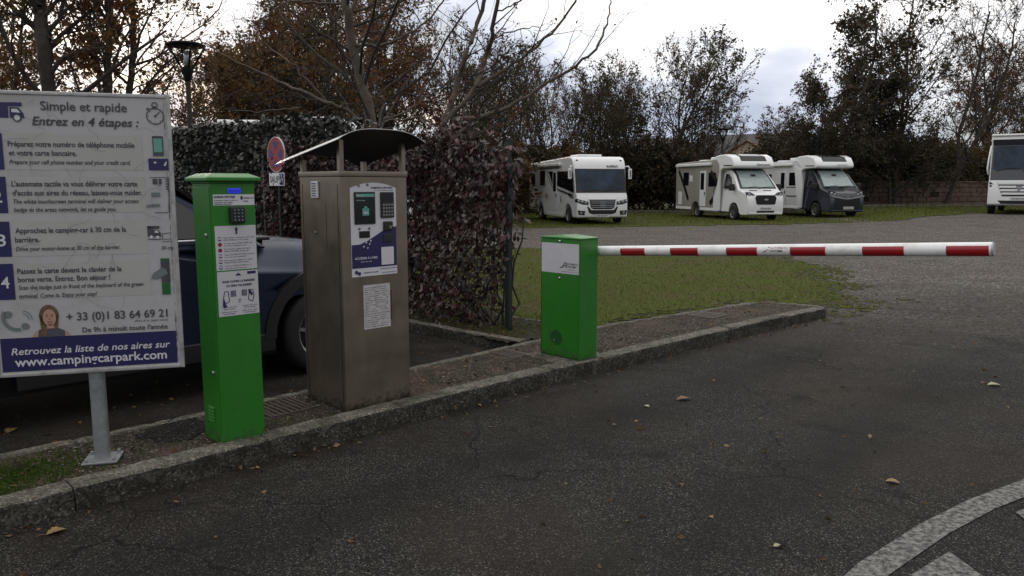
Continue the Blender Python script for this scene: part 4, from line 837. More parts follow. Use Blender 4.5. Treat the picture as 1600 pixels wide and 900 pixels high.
# ------------------------------------------------------------ wire fence with creeper, ivy hedge
def fence():
    o = thing('mesh_fence', 'dark green wire mesh fence with slim square post beside the grass', 'fence', W(5.4, 5.45, .06), R(135))   # local x runs along +t
    for i in range(4):
        m = MB(); x = i*2.5; m.box(x-.028, x+.028, -.028, .028, -.1, 1.92); m.box(x-.031, x+.031, -.031, .031, 1.92, 1.945); m.build('post', M['fence_green'], o, bevel=.003, seg=1)
    for i in range(3):
        m = MB(); x0 = i*2.5+.03; x1 = x0+2.44
        n = int((x1-x0)/.05)
        for j in range(n+1): x = x0+j*(x1-x0)/n; m.tube([(x, -.03, .04), (x, -.03, 1.88)], .0026, 4, caps=False)
        for j in range(11): z = .08+j*.18; m.tube([(x0, -.034, z), (x1, -.034, z)], .003, 4, caps=False)
        m.build('wire_panel', M['fence_green'], o)
fence()
def creeper():
    rng = np.random.default_rng(11); o = thing('creeper_hedge', 'dense purple red creeper overgrowing the wire fence behind the steel machine', 'hedge', W(5.45, 7, .08))
    T = TB(); b = np.array(W(5.45, 7, .08))
    def wp(s, t, z): return np.array(W(s, t, z))-b
    for i in range(46):
        t = 5.5+rng.random()*4.6; P = [wp(5.45+rng.normal()*.05, t, .08)]
        for j in range(9): t += rng.normal()*.12; P.append(wp(5.42+rng.normal()*.08, t, .08+(j+1)*.235))
        T.tube(P, np.linspace(.012, .004, len(P)), 4)
    for i in range(60):                                      # stray shoots above and out of the face
        t = 5.2+rng.random()*5; P, _ = path(rng, wp(5.4+rng.normal()*.15, t, 1.3+.8*rng.random()), (rng.normal()*.6, rng.normal()*.6-.2, .5), .35+.4*rng.random(), 6, .25, -.06); T.tube(P, np.linspace(.005, .002, len(P)), 3)
    o2 = T.build('stems', [M['twig']], o)
    C = TB(); n = 30000; t = 5.40+rng.random(n)*4.8; z = .12+rng.random(n)**.9*2.0
    topz = 1.85+.16*np.sin(t*2.1+.6)+.10*np.sin(t*5.3)+.05*np.sin(t*13); z = np.where(z > topz, topz-rng.random(n)*.25, z)
    th = .20+.12*np.sin(t*3.1+z*2.3)+.08*np.sin(t*7+z*5); s = 5.40+rng.normal(size=n)*th*.62
    dens = np.ones(n); near = np.clip((5.95-t)/.6, 0, 1)
    dens -= near*np.clip((1.25-z)/.5, 0, 1)*.80; dens -= np.clip((.8-z)/.6, 0, 1)*.42*np.clip((6.8-t)/1, 0, 1)
    cl = np.sin(t*4.3+np.sin(z*5)*1.3)*np.sin(z*4.1+t*1.7); dens -= np.clip(cl-.35, 0, 1)*.9
    keep = (rng.random(n) < dens) & ~((t < 5.42) & (z < 1.15))
    t, z, s = t[keep], z[keep], s[keep]
    P = np.stack([(s-t)*Q, (s+t)*Q, z], 1); P = P[P[:, 0] < .0+.05*np.sin(P[:, 2]*9)+.03*rng.normal(size=len(P))]-b; D = rng.normal(size=P.shape)*.55+np.array([-.25, -.25, -.75])
    C.leaves(rng, P, D, .060, 0, .58, .1)
    # tufts along the top and the end that hangs over the grass
    n = 1500; t = 5.15+rng.random(n)*4.6; z = 1.85+.16*np.sin(t*2.1+.6)+.10*np.sin(t*5.3)+np.abs(rng.normal(size=n))*.13; s = 5.4+rng.normal(size=n)*.2
    k = ~((t < 5.3) & (rng.random(n) < .6)); P = np.stack([(s-t)*Q, (s+t)*Q, z], 1)[k]; P = P[P[:, 0] < .06]-b; C.leaves(rng, P, rng.normal(size=P.shape)*.7+np.array([0, 0, -.2]), .070, 0, .55, .1)
    n = 90; t = 5.30+rng.random(n)*.2; z = .95+rng.random(n)*1.0; s = 5.4+rng.normal(size=n)*.06; P = np.stack([(s-t)*Q, (s+t)*Q, z], 1)-b; C.leaves(rng, P, rng.normal(size=P.shape)*.5+np.array([.1, -.1, -.7]), .08, 0, .55, .1)
    C.build('foliage', [M['l_creeper']], o)
creeper()
def ivy():
    rng = np.random.default_rng(12); o = thing('ivy_hedge', 'tall clipped grey green ivy hedge behind the parked dark car', 'hedge', W(5.6, 13, .08)); b = np.array(W(5.6, 13, .08))
    T = TB()
    for i in range(150):
        t = 8.6+rng.random()*9; P = [np.array(W(5.75+rng.normal()*.1, t, .0))-b]
        for j in range(9): t += rng.normal()*.13; P.append(np.array(W(5.75+rng.normal()*.12, t, (j+1)*.26))-b)
        T.tube(P, np.linspace(.03, .008, len(P)), 4)
    T.build('stems', [M['twig']], o)
    C = TB(); n = 46000; t = 8.5+rng.random(n)*9.4; z = .1+rng.random(n)*2.45; topz = 2.44+.035*(t-10)*.6+.05*np.sin(t*2.7)+.04*np.sin(t*8)
    z = np.minimum(z, topz+rng.normal(size=n)*.03); fr = rng.random(n); s = np.where(fr < .72, 5.42+np.abs(rng.normal(size=n))*.13+.05*np.sin(t*3+z*2), 5.42+rng.random(n)*.75)
    P = np.stack([(s-t)*Q, (s+t)*Q, z], 1)-b; C.leaves(rng, P, rng.normal(size=P.shape)*.6+np.array([-.3, -.3, -.35]), .075, 0, .75, .08)
    C.build('foliage', [M['l_ivy']], o)
ivy()

# ------------------------------------------------------------ parking sign
def parking_sign():
    o = thing('parking_sign', 'round red and blue no stopping sign above a small SAUF plate', 'road sign', W(5.02, 9.42, .08), R(-45))   # local -y faces the bay
    o.rotation_euler = (0, 0, math.atan2(-Q, Q)); o.location = W(5.0, 9.35, .09)
    m = MB(); m.tube([(0, .035, -.1), (0, .035, 2.0)], .02, 12); m.build('post', M['fence_green'], o, smooth=True, bevel=.001)
    zc = 1.86; r = .228
    m = MB(); m.lathe([(r, -.004), (r, .012), (r-.012, .014)], (0, 0, zc), 'y', 40); m.build('sign_disc', M['sticker_white'], o)
    F = lambda k: (lambda a, z: (a, -.004-.0012*k, z))
    m = MB(); disc(m, F(1), 0, zc, r-.008, n=40); m.build('red_face', M['sign_red'], o, fix=False)
    m = MB()
    for a0 in (0, 90, 180, 270):                             # four blue quarters between the arms of a red cross
        c_ = (.05*math.cos(R(a0)), zc+.05*math.sin(R(a0))); flat(m, F(2), [c_]+[(.165*math.cos(R(a)), zc+.165*math.sin(R(a))) for a in np.arange(a0-30, a0+31, 8)])
    m.build('blue_face', M['sign_blue'], o, fix=False)
    m = MB(); m.box(-.20, .20, -.004, .006, 1.455, 1.625); p = m.build('lower_plate', M['sticker_white'], o, bevel=.002, seg=1)
    k = MB(); text(k, 'SAUF', F(1), -.17, .06, 1.50, .115, 0, 0, .02); k.build('lettering', M['ink'], p, fix=False)
    k = MB(); rect(k, F(1), .08, 1.465, .19, 1.615); k.build('blue_square', M['sign_blue'], p, fix=False)
    k = MB(); G = F(2); disc(k, G, .13, 1.595, .010); stroke(k, G, [(.13, 1.585), (.132, 1.54), (.155, 1.54), (.168, 1.50)], .010); ring(k, G, .128, 1.515, .022, .030, a0=120, a1=330); k.build('wheelchair_symbol', M['sticker_white'], p, fix=False)
parking_sign()

# ------------------------------------------------------------ street lamps
def street_lamp(x, y, label):
    o = thing('street_lamp', label, 'street lamp', (x, y, gh(x, y)), .3, 'saucer topped street lamps')
    m = MB(); m.tube([(0, 0, 0), (0, 0, .9), (0, 0, .92), (0, 0, 3.52)], [.065, .065, .048, .045], 16); m.build('pole', M['lamp_pole'], o, smooth=True)
    m = MB(); m.lathe([(.05, 3.46), (.065, 3.52), (.105, 3.64), (.115, 3.70), (.06, 3.72)], n=20); m.build('collar', M['lamp_metal'], o, smooth=True)
    m = MB(); m.lathe([(.04, 3.72), (.055, 3.76), (.055, 3.96), (.03, 4.0)], n=16); m.build('lamp_glass', M['lamp_glass'], o, smooth=True)
    for i in range(4):
        a = R(20+90*i); m = MB(); m.tube([(.09*math.cos(a), .09*math.sin(a), 3.68), (.315*math.cos(a), .315*math.sin(a), 4.08)], .019, 8); m.build('arm', M['lamp_metal'], o, smooth=True)
    m = MB(); m.lathe([(.02, 4.075), (.30, 4.08), (.345, 4.10), (.345, 4.115), (.26, 4.15), (.02, 4.17)], n=40); m.build('saucer', M['lamp_metal'], o, smooth=True); return o
street_lamp(-6.0, 14.6, 'brown street lamp with wide saucer top rising over the ivy hedge')
sl2 = street_lamp(11.75, 43.5, 'small distant street lamp with saucer top against the sky behind the grey flanked motorhome')
sl2.scale = (1.1, 1.1, 1.13)
o = thing('pole', 'thin bare brown pole standing behind the grey flanked motorhome', 'pole', (10.6, 46, .03)); m = MB(); m.tube([(0, 0, 0), (0, 0, 5.8)], [.06, .045], 10); m.build('shaft', M['lamp_pole'], o, smooth=True); m = MB(); m.lathe([(.055, 5.8), (.06, 5.83), (.02, 5.88)], n=10); m.build('cap', M['lamp_metal'], o)

# ------------------------------------------------------------ vehicles
def arch(x, r, n=10, z=.36): return [(x+r*math.cos(R(180-180*i/n)), z+r*math.sin(R(180-180*i/n))) for i in range(n+1)]
def wheel(root, x, y, r, w, out, spokes=True, nsp=7):
    """out = +1 / -1: which way the outer face looks along y"""
    m = MB(); hw = w/2
    m.lathe([(r*.66, -hw*.9), (r*.9, -hw), (r*.985, -hw*.8), (r, -hw*.4), (r, hw*.4), (r*.985, hw*.8), (r*.9, hw), (r*.66, hw*.9)], (x, y, r), 'y', 36, caps=False); t = m.build('wheel', M['tyre'], root, smooth=True)
    m = MB(); f = y+out*hw*.8; m.lathe([(r*.675, f-out*.09), (r*.675, f+out*.012), (r*.62, f), (r*.58, f-out*.05)], (x, 0, r), 'y', 36, caps=False)
    m.lathe([(r*.60, f-out*.075), (r*.01, f-out*.07)], (x, 0, r), 'y', 24, 1, caps=False)
    m.lathe([(r*.16, f-out*.055), (r*.15, f-out*.01), (r*.02, f-out*.008)], (x, 0, r), 'y', 16)
    if spokes:
        for i in range(nsp):
            a = 2*math.pi*i/nsp+.3; c, s_ = math.cos(a), math.sin(a)
            vs = []
            for rr_, hwid, dy in ((r*.10, r*.06, .012), (r*.62, r*.035, .004)):
                for sg, d2 in ((-1, 0), (1, 0), (1, -.035), (-1, -.035)):
                    px, pz = rr_*c-sg*hwid*s_, rr_*s_+sg*hwid*c; vs.append((x+px, f+out*(d2-.012+.0*dy), r+pz))
            m.add(vs, [(0, 1, 5, 4), (1, 2, 6, 5), (2, 3, 7, 6), (3, 0, 4, 7), (4, 5, 6, 7)])
    m.build('rim', [M['rim'], M['seal']], t, smooth=False)
def suv():
    o = thing('parked_car', 'dark blue grey sport utility car parked behind the green post and steel machine', 'car', W(3.34, 6.46, 0), R(45))
    wb = -2.65; r = .355
    prof = [(-3.5, .42), (-3.55, .70), (-3.52, 1.0), (-3.42, 1.16), (-2.2, 1.15), (-1.2, 1.15), (-.55, 1.145), (-.2, 1.12), (.1, 1.09), (.35, 1.045), (.55, .99), (.72, .91), (.85, .80), (.92, .62), (.92, .40), (.84, .27)]
    low = [(.84, .27)]+[(p[0], p[1]) for p in arch(0, .435)[::-1]]+[(-.44, .27), (wb+.44, .27)]+arch(wb, .435)[::-1]+[(-3.4, .27)]
    m = MB()
    def fn(v):                                             # plan taper at the nose and a slight tumblehome
        x, y, z = v; k = 1-.16*sstep(.0, .95, x)**1.2-.06*sstep(-3.0, -3.6, x); return (x, y*k*(1-.05*max(0, z-.75)), z-(.26*sstep(.55, .93, abs(y))**1.5*sstep(.6, 1.0, z) if x > -.6 else .10*sstep(.6, .93, abs(y))*sstep(.6, 1.0, z)))
    ys = [-.915, -.895, -.84, -.75, -.62, -.35, 0, .35, .62, .75, .84, .895, .915]; P = prof+low[1:]; n = len(P); vs = []
    for y in ys: vs += [fn((a, y, b)) for a, b in P]
    fs = [(k*n+i, k*n+(i+1) % n, (k+1)*n+(i+1) % n, (k+1)*n+i) for k in range(len(ys)-1) for i in range(n)]+[list(range(n))[::-1], list(range((len(ys)-1)*n, len(ys)*n))]
    m.add(vs, fs); body = m.build('body', M['car_paint'], o, smooth=True, bevel=.02, seg=2, ang=50)
    gh_ = [(-.42, 1.06), (-1.12, 1.55), (-1.5, 1.64), (-2.6, 1.635), (-3.05, 1.56), (-3.46, 1.06)]
    m = MB(); vs = []
    for k in (-1, 1):
        for x, z in gh_: vs.append((x, k*(.84-.22*sstep(1.1, 1.65, z)), z))
    n = len(gh_); m.add(vs, [list(range(n))[::-1], list(range(n, 2*n))]+[(i, (i+1) % n, n+(i+1) % n, n+i) for i in range(n)]); m.build('cabin', M['car_paint'], o, bevel=.035, seg=3)
    def sidep(k): return lambda x, z: (x, k*(.8445-.22*sstep(1.1, 1.65, z)), z)
    for k in (-1, 1):
        for pts in ([(-.68, 1.165), (-1.15, 1.485), (-1.55, 1.55), (-1.80, 1.555), (-1.80, 1.165)], [(-1.86, 1.165), (-1.84, 1.545), (-2.6, 1.535), (-2.72, 1.165)], [(-2.78, 1.165), (-2.68, 1.53), (-2.95, 1.49), (-3.2, 1.2)]):
            g = MB(); flat(g, sidep(k), pts); g.build('side_window', M['glass'], o, fix=False)
        g = MB(); g.tube([(-.66, k*.853, 1.148), (-2, k*.857, 1.152), (-3.2, k*.853, 1.16)], .011, 8); g.build('window_trim', M['chrome'], o, smooth=True)
        g = MB(); g.tube([(-1.25, k*.60, 1.60), (-1.45, k*.60, 1.675), (-2.65, k*.60, 1.68), (-2.95, k*.60, 1.62)], .016, 8); g.build('roof_rail', M['chrome'], o, smooth=True)
        g = MB(); g.box(-.95, -.78, *sorted((k*.93, k*1.10)), 1.12, 1.25); mi = g.build('side_mirror', M['car_paint'], o, bevel=.035, seg=3)
        g = MB(); g.box(-3.0+.05, .0, *sorted((k*.86, k*.925)), .255, .34) if False else g.box(wb+.44, -.44, *sorted((k*.86, k*.925)), .25, .40); g.build('sill_cladding', M['black_plastic'], o, bevel=.015)
        for xc in (0, wb):
            g = MB(); a = arch(xc, .438, 16, .355); b = arch(xc, .53, 16, .355); vs = [(p[0], k*.932*(1-.10*sstep(.0, .95, p[0])), p[1]) for p in a+b]+[(p[0], k*.86*(1-.10*sstep(.0, .95, p[0])), p[1]) for p in a+b]; n2 = len(a)
            fs = []
            for i in range(n2-1): fs += [(i, i+1, n2+i+1, n2+i), (2*n2+i, 2*n2+i+1, i+1, i), (n2+i, n2+i+1, 3*n2+i+1, 3*n2+i)]
            g.add(vs, fs); g.build('arch_cladding', M['black_plastic'], o)
            wheel(o, xc, k*.815, r, .225, k, True, 7)
        g = MB(); g.box(.55, .80, *sorted((k*.52, k*.80)), .70, .86); g.build('headlight', M['lamp_glass'], o, bevel=.03)
        g = MB()
        for x in (-1.83, -.62, -2.75): g.box(x-.003, x+.003, *sorted((k*.90, k*.9175)), .42, 1.06)
        g.build('door_gap', M['seal'], o)
        g = MB(); g.box(-1.72, -1.52, *sorted((k*.91, k*.945)), .93, .965); g.build('door_handle', M['car_paint'], o, bevel=.008)
    g = MB(); g.prism([(-.49, 1.12), (-1.12, 1.557), (-1.11, 1.572), (-.47, 1.132)], 'y', -.70, .70); g.build('windscreen', M['glass'], o)
    g = MB(); g.box(.70, .925, -.62, .62, .27, .5); g.build('front_bumper', M['black_plastic'], o, bevel=.04, seg=3)
    g = MB(); g.box(.80, .915, -.5, .5, .58, .76); g.build('grille', M['seal'], o, bevel=.01)
    for k in (-.35, .35): g = MB(); g.tube([(-.42, k, 1.145), (-.50, k-.2, 1.165), (-.56, k-.42, 1.20)], .010, 6); g.build('wiper', M['black_plastic'], o)
    g = MB(); g.box(-.50, -.36, -.74, .74, 1.118, 1.146); g.build('cowl', M['black_plastic'], o, bevel=.008)
    g = MB(); g.box(-3.3, .6, -.78, .78, .20, .34); g.build('underbody', M['seal'], o)
suv()

def mplane(x, tilt=0., z0=0.):                               # lettering plane on a motorhome's front: a runs to the vehicle's left
    return lambda a, z: (x-(z-z0)*tilt, a, z)
def mirror_arms(o, k, pts, size, mt):
    g = MB(); g.tube(pts, .028, 8); mi = g.build('side_mirror', mt, o, smooth=True); x, y, z = pts[-1]
    g = MB(); g.box(x-.05, x+.05, y-size[0]/2, y+size[0]/2, z-size[1], z); g.build('mirror_housing', mt, mi, bevel=.04, seg=3)
    g = MB(); g.box(x+.051, x+.056, y-size[0]/2+.05, y+size[0]/2-.05, z-size[1]+.07, z-.06); g.build('mirror_back', M['seal'], mi)
def front_at(loc, phi): return loc, phi-math.pi/2
def emblem_ring(o, x, z, r, kind):
    g = MB(); F = mplane(x)
    if kind == 'star':
        ring(g, F, 0, z, r*.84, r); 
        for a in (90, 210, 330): flat(g, F, [(r*.16*math.cos(R(a+90)), z+r*.16*math.sin(R(a+90))), (r*.9*math.cos(R(a)), z+r*.9*math.sin(R(a))), (r*.16*math.cos(R(a-90)), z+r*.16*math.sin(R(a-90)))])
    elif kind == 'oval': disc(g, F, 0, z, r*1.5, rz=r*.65)
    elif kind == 'chevron':
        for d in (0, .07): stroke(g, F, [(-.09, z-.05+d), (0, z+.02+d), (.09, z-.05+d)], .035)
    elif kind == 'shield': flat(g, F, [(-r, z+r), (r, z+r), (r*.9, z-.2*r), (0, z-r*1.3), (-r*.9, z-.2*r)])
    return g.build('emblem', M['chrome'], o, fix=False)
def class_a():
    (loc, rz) = front_at((3.37, 31.73, gh(3.37, 31.73)), R(14))
    o = thing('motorhome', 'white flat nosed motorhome with three pointed star grille and slanted black side windows', 'motorhome', loc, rz, 'motorhomes parked on the far lawn')
    prof = [(-5.95, .40), (-5.97, 2.50), (-5.85, 2.60), (.05, 2.72), (.34, 2.66), (.50, 2.52), (.59, 2.34), (.62, 2.20), (.84, 1.27), (.93, 1.16), (.985, .95), (1.0, .65), (.98, .34), (.9, .27)]
    P = prof+[(.52, .27)]+arch(0, .46, 10, .33)[::-1]+[(-.5, .30), (-3.5, .30)]+arch(-3.98, .44, 10, .33)[::-1]+[(-4.5, .34)]
    m = MB(); m.prism(P, 'y', -1.13, 1.13, fn=lambda v: (v[0], v[1]*(1-.05*sstep(.2, 1.0, v[0])), v[2])); m.build('body', M['mh_white'], o, bevel=.09, seg=4, ang=50)
    m = MB(); m.prism([(.58, 2.215), (.630, 2.215), (.856, 1.26), (.80, 1.26)], 'y', -1.06, 1.06); m.build('windscreen_surround', M['seal'], o)
    m = MB(); m.prism([(.60, 2.17), (.646, 2.17), (.836, 1.37), (.79, 1.37)], 'y', -.98, .98); ws = m.build('windscreen', M['glass_blue'], o)
    for y0, y1 in ((-.75, -.1), (.1, .72)): g = MB(); g.tube([(.868, y0, 1.33), (.860, (y0+y1)/2, 1.36), (.852, y1, 1.40)], .012, 6); g.build('wiper', M['black_plastic'], ws)
    # grille and lower black smile
    g = MB(); g.prism([(-.55, .99), (.55, .99), (.50, .66), (.36, .61), (-.36, .61), (-.50, .66)], 'x', .9, 1.01); gr = g.build('grille', M['lamp_dark'], o, bevel=.01)
    g = MB()
    for z in (.69, .765, .86, .935): g.box(1.0, 1.022, -.5, .5, z-.014, z+.014)
    g.build('grille_bar', M['chrome'], gr); g = MB(); g.prism([(-.58, 1.02), (.58, 1.02), (.55, .99), (-.55, .99)], 'x', .93, 1.012); g.prism([(-.37, .61), (.37, .61), (.36, .585), (-.36, .585)], 'x', .93, 1.012); g.build('grille_surround', M['mh_white'], gr)
    emblem_ring(gr, 1.030, .815, .12, 'star')
    g = MB(); g.prism([(-.60, .72), (-.48, .58), (.48, .58), (.60, .72), (.66, .72), (.56, .47), (.40, .42), (-.40, .42), (-.56, .47), (-.66, .72)], 'x', .93, 1.004); g.build('lower_grille', M['seal'], o)
    for k in (-1, 1):
        g = MB(); g.prism([(k*.58, .78), (k*.60, .92), (k*1.085, 1.03), (k*1.09, .90), (k*.85, .80)], 'x', .78, 1.002); h = g.build('headlight', M['lamp_dark'], o, bevel=.008)
        g = MB()
        for a in (.70, .86, 1.0): g.lathe([(.062, .95), (.06, 1.006), (.03, 1.012)], (0, k*a, .87+(a-.7)*.22), 'x', 14)
        g.build('lens', M['lamp_glass'], h, smooth=True)
        g = MB(); g.prism([(k*.72, .55), (k*.76, .38), (k*1.0, .40), (k*1.05, .57)], 'x', .85, 1.0); f = g.build('foglight', M['lamp_dark'], o); g = MB(); g.lathe([(.06, .9), (.055, 1.004)], (0, k*.9, .48), 'x', 14); g.build('lens', M['lamp_glass'], f)
        mirror_arms(o, k, [(.48, k*1.1, 2.30), (.62, k*1.22, 2.32), (.66, k*1.28, 2.22)], (.14, .42), M['mh_white'])
        for xc in (0, -3.98): wheel(o, xc, k*1.02, .34, .21, k, True, 8)
        # dark slanted window band
        F = lambda x, z, k=k: (x, k*1.134, z)
        g = MB(); flat(g, F, [(.52, 2.12), (.66, 1.50), (.70, 1.28), (-.6, 1.45), (-2.2, 1.62), (-2.75, 2.16)]); g.build('side_window', M['glass'], o, fix=False)
        g = MB(); flat(g, F, [(-3.3, 1.55), (-3.3, 2.2), (-4.1, 2.2), (-4.1, 1.55)]); g.build('side_window', M['glass'], o, fix=False)
        g = MB(); flat(g, F, [(-4.9, 1.6), (-4.9, 2.1), (-5.6, 2.1), (-5.6, 1.6)]); g.build('side_window', M['glass'], o, fix=False)
        G = lambda x, z, k=k: (x, k*1.137, z)
        g = MB(); stroke(g, G, [(-3.0, 2.16), (-2.3, 1.55), (-1.2, 1.36), (.66, 1.16)], .06); stroke(g, G, [(.0, 1.19), (.68, 1.05)], .05); g.build('side_stripe', M['seal'], o, fix=False)
        g = MB(); flat(g, G, [(-2.9, 1.0), (-2.9, 1.22), (-3.25, 1.22), (-3.25, 1.0)]); flat(g, G, [(-.9, .85), (-.9, 1.12), (-1.0, 1.12), (-1.0, .85)]); flat(g, G, [(-5.9, 1.52), (-3.1, 1.52), (-3.1, 1.5), (-5.9, 1.5)]); g.build('service_hatch', M['mh_grey'], o, fix=False)
        g = MB(); g.box(-3.4, -.6, *sorted((k*1.05, k*1.14)), .26, .42); g.build('side_skirt', M['mh_white'], o, bevel=.02)
    g = MB(); g.box(-2.1, -1.5, -1.145, -1.12, .5, 2.2); d = g.build('door', M['mh_white'], o, bevel=.02); g = MB(); g.box(-2.0, -1.6, -1.152, -1.144, 1.3, 2.1); g.build('door_window', M['glass'], d); g = MB(); g.box(-1.62, -1.56, -1.165, -1.144, 1.05, 1.2); g.build('handle', M['seal'], d)
    g = MB(); g.box(-5.2, -.9, -1.25, -1.12, 2.36, 2.49); g.build('awning', M['mh_white'], o, bevel=.03, seg=3)
    g = MB(); g.box(-5.0, -1.2, -1.14, -1.133, 2.27, 2.31); g.build('awning_shadow_strip', M['seal'], o)  # black strip that paints the awning's shadow on the flank
    for x0, x1, y0, y1, h in ((-1.5, -.5, -.55, .5, .11), (-3.6, -2.9, -.35, .35, .10), (-.3, -.05, -.3, .3, .04)):
        zt = 2.60+.12*(x0+5.85)/5.9; g = MB(); g.box(x0, x1, y0, y1, zt, zt+h+.03); g.build('roof_hatch', M['mh_white'], o, bevel=.04, seg=3)
    g = MB()
    for k in (-1, 1): g.lathe([(.05, .40), (.05, .49), (.03, .50)], (0, k*.93, 2.53), 'x', 12)
    g.build('marker_light', M['seal'], o)
    k = MB(); text(k, 'RAPIDO', mplane(.628, .50, 2.28), .30, .78, 2.275, .115, 0, 0, .03); text(k, '8096', mplane(.628, .50, 2.28), .81, .98, 2.28, .085, 0, 0, .02) if False else None
    k.build('lettering', M['ink'], o, fix=False)
    g = MB(); g.box(.985, 1.018, -.27, .27, .30, .41); p = g.build('licence_plate', M['plate'], o); k = MB(); text(k, 'EM·869·MT', mplane(1.0195), -.22, .22, .325, .075, 0, 0, .02); k.build('plate_text', M['ink'], p, fix=False)
    return o
def half_integrated(name, label, x, y, phi, paint, grey, brand, screen, style, wordmark, plate):
    loc, rz = front_at((x, y, gh(x, y)), phi); o = thing('motorhome', label, 'motorhome', loc, rz, 'motorhomes parked on the far lawn')
    fl = M['mh_grey'] if grey else M['mh_flank']
    # living box
    P = [(-5.75, .42), (-5.78, 2.55), (-5.68, 2.68), (-1.5, 2.76), (-1.2, 2.5), (-1.15, .42), (-2.9, .42)]+arch(-3.5, .44, 10, .33)[::-1]+[(-4.0, .42)]
    m = MB(); m.prism(P, 'y', -1.13, 1.13); m.build('living_box', fl, o, bevel=.06, seg=3, ang=50)
    # low-profile cap swelling over the cab
    def cap(v):
        xx, yy, z = v; k = 1-.10*sstep(-.9, .1, xx); return (xx, yy*k, z)
    m = MB(); m.prism([(-2.3, 2.74), (-1.5, 2.93), (-.8, 2.96), (-.32, 2.84), (-.10, 2.60), (-.02, 2.42), (-.12, 2.33), (-.9, 2.30), (-1.2, 2.2), (-1.9, 2.1)], 'y', -1.10, 1.10, fn=cap); m.build('cab_roof_cap', M['mh_white'], o, bevel=.11, seg=4, ang=35)
    m = MB(); m.prism([(-.86, 2.975), (-.34, 2.868), (-.13, 2.64), (-.16, 2.63), (-.36, 2.845), (-.86, 2.955)], 'y', -.62, .66); sk = m.build('skylight', M['seal'], o, bevel=.008); m = MB(); m.prism([(-.80, 2.975), (-.34, 2.880), (-.16, 2.675), (-.17, 2.672), (-.35, 2.872), (-.80, 2.967)], 'y', -.52, .52); m.build('skylight_glass', M['glass'], sk)
    k = MB(); text(k, wordmark, mplane(-.005, .42, 2.45), (.10 if style != 'chevron' else .05), (.75 if style != 'chevron' else .62), 2.45, .11, 0, (.25 if style == 'oval' else 0), .02 if style == 'oval' else 0); k.build('lettering', M['ink'] if style == 'oval' else M['grey_print'], o, fix=False)
    # cab: van nose
    CP = [(-1.25, .36), (-1.25, 2.28), (-.62, 2.26), (-.20, 1.98), (.34, 1.42), (.42, 1.36), (.80, 1.22), (.95, 1.10), (1.02, .85), (1.02, .45), (.96, .26), (.55, .26)]+arch(0, .45, 10, .34)[::-1]+[(-.5, .36)]
    def cab(v):
        xx, yy, z = v; k = (1-.15*sstep(1.25, 2.3, z))*(1-.13*sstep(.3, 1.05, xx)); return (xx, yy*k, z)
    ys = [-1.0, -.5, 0, .5, 1.0]; n = len(CP); vs = []
    for yy in ys: vs += [cab((a, yy, b)) for a, b in CP]
    m = MB(); m.add(vs, [(j*n+i, j*n+(i+1) % n, (j+1)*n+(i+1) % n, (j+1)*n+i) for j in range(4) for i in range(n)]+[list(range(n))[::-1], list(range(4*n, 5*n))]); m.build('cab', paint, o, bevel=.07, seg=4, ang=38)
    m = MB(); m.prism([(-.235, 2.02), (-.22, 2.035), (.365, 1.425), (.35, 1.41)], 'y', -.90, .90, fn=cab); m.prism([(-.64, 2.28), (-.22, 2.02), (-.235, 2.0), (-.66, 2.25)], 'y', -.88, .88, fn=cab); m.build('windscreen_surround', M['seal'], o)
    m = MB(); m.prism([(-.50, 2.215), (-.48, 2.225), (-.20, 2.03), (.335, 1.475), (.32, 1.46), (-.22, 2.01)], 'y', -.80, .80, fn=cab); ws = m.build('windscreen', screen, o); g = MB()
    for y0, y1 in ((-.72, -.05), (.0, .66)): g.tube([(.37, y0, 1.44), (.33, (y0+y1)/2, 1.48), (.31, y1, 1.50)], .012, 6)
    g.box(-.2, -.12, -.10, .10, 1.93, 2.05); g.build('wiper', M['black_plastic'], ws)
    if style == 'oval':
        g = MB(); g.prism([(-.50, 1.02), (-.42, 1.13), (.42, 1.13), (.50, 1.02), (.46, .76), (.40, .72), (-.40, .72), (-.46, .76)], 'x', .9, 1.045); gr = g.build('grille', M['seal'], o, bevel=.012); g = MB()
        for z in (.80, .88, .96, 1.04): g.box(1.044, 1.05, -.42, .42, z-.008, z+.008)
        g.build('grille_bar', M['black_plastic'], gr); emblem_ring(gr, 1.056, .94, .07, 'oval')
        g = MB(); g.box(.9, 1.035, -.42, .42, .36, .45); g.build('lower_grille', M['seal'], o, bevel=.01)
        g = MB()
        for y0 in (-.55, .15): g.box(.50, .56, y0, y0+.38, 1.325, 1.345)
        g.build('bonnet_vent', M['seal'], o)
    else:
        g = MB(); g.prism([(-.62, .98), (.62, .98), (.70, .60), (.55, .42), (-.55, .42), (-.70, .60)], 'x', .9, 1.04); gr = g.build('grille', M['seal'], o, bevel=.012)
        g = MB(); g.prism([(-.86, 1.04), (-.1, .93), (.1, .93), (.86, 1.04), (.86, .98), (.1, .86), (-.1, .86), (-.86, .98)], 'x', .92, 1.055); g.build('chrome_band', M['chrome'], gr); emblem_ring(gr, 1.062, .92, .1, 'chevron')
    for k in (-1, 1):
        g = MB(); g.prism([(k*.52, .98), (k*.50, 1.16), (k*.72, 1.26), (k*.88, 1.26), (k*.90, 1.05), (k*.7, .96)], 'x', .62, .99, fn=lambda v, k=k: (v[0]-.10*abs(v[1]), v[1], v[2])); h = g.build('headlight', M['lamp_dark'], o, bevel=.01); g = MB()
        for a, z in ((.60, 1.08), (.76, 1.14)): g.lathe([(.075, .8), (.07, .94), (.03, .955)], (0, k*a, z), 'x', 14)
        g.build('lens', M['lamp_glass'], h, smooth=True)
        g = MB(); g.lathe([(.06, .85), (.055, .97), (.02, .975)], (0, k*.72, .58), 'x', 14); g.build('foglight', M['lamp_glass'], o, smooth=True)
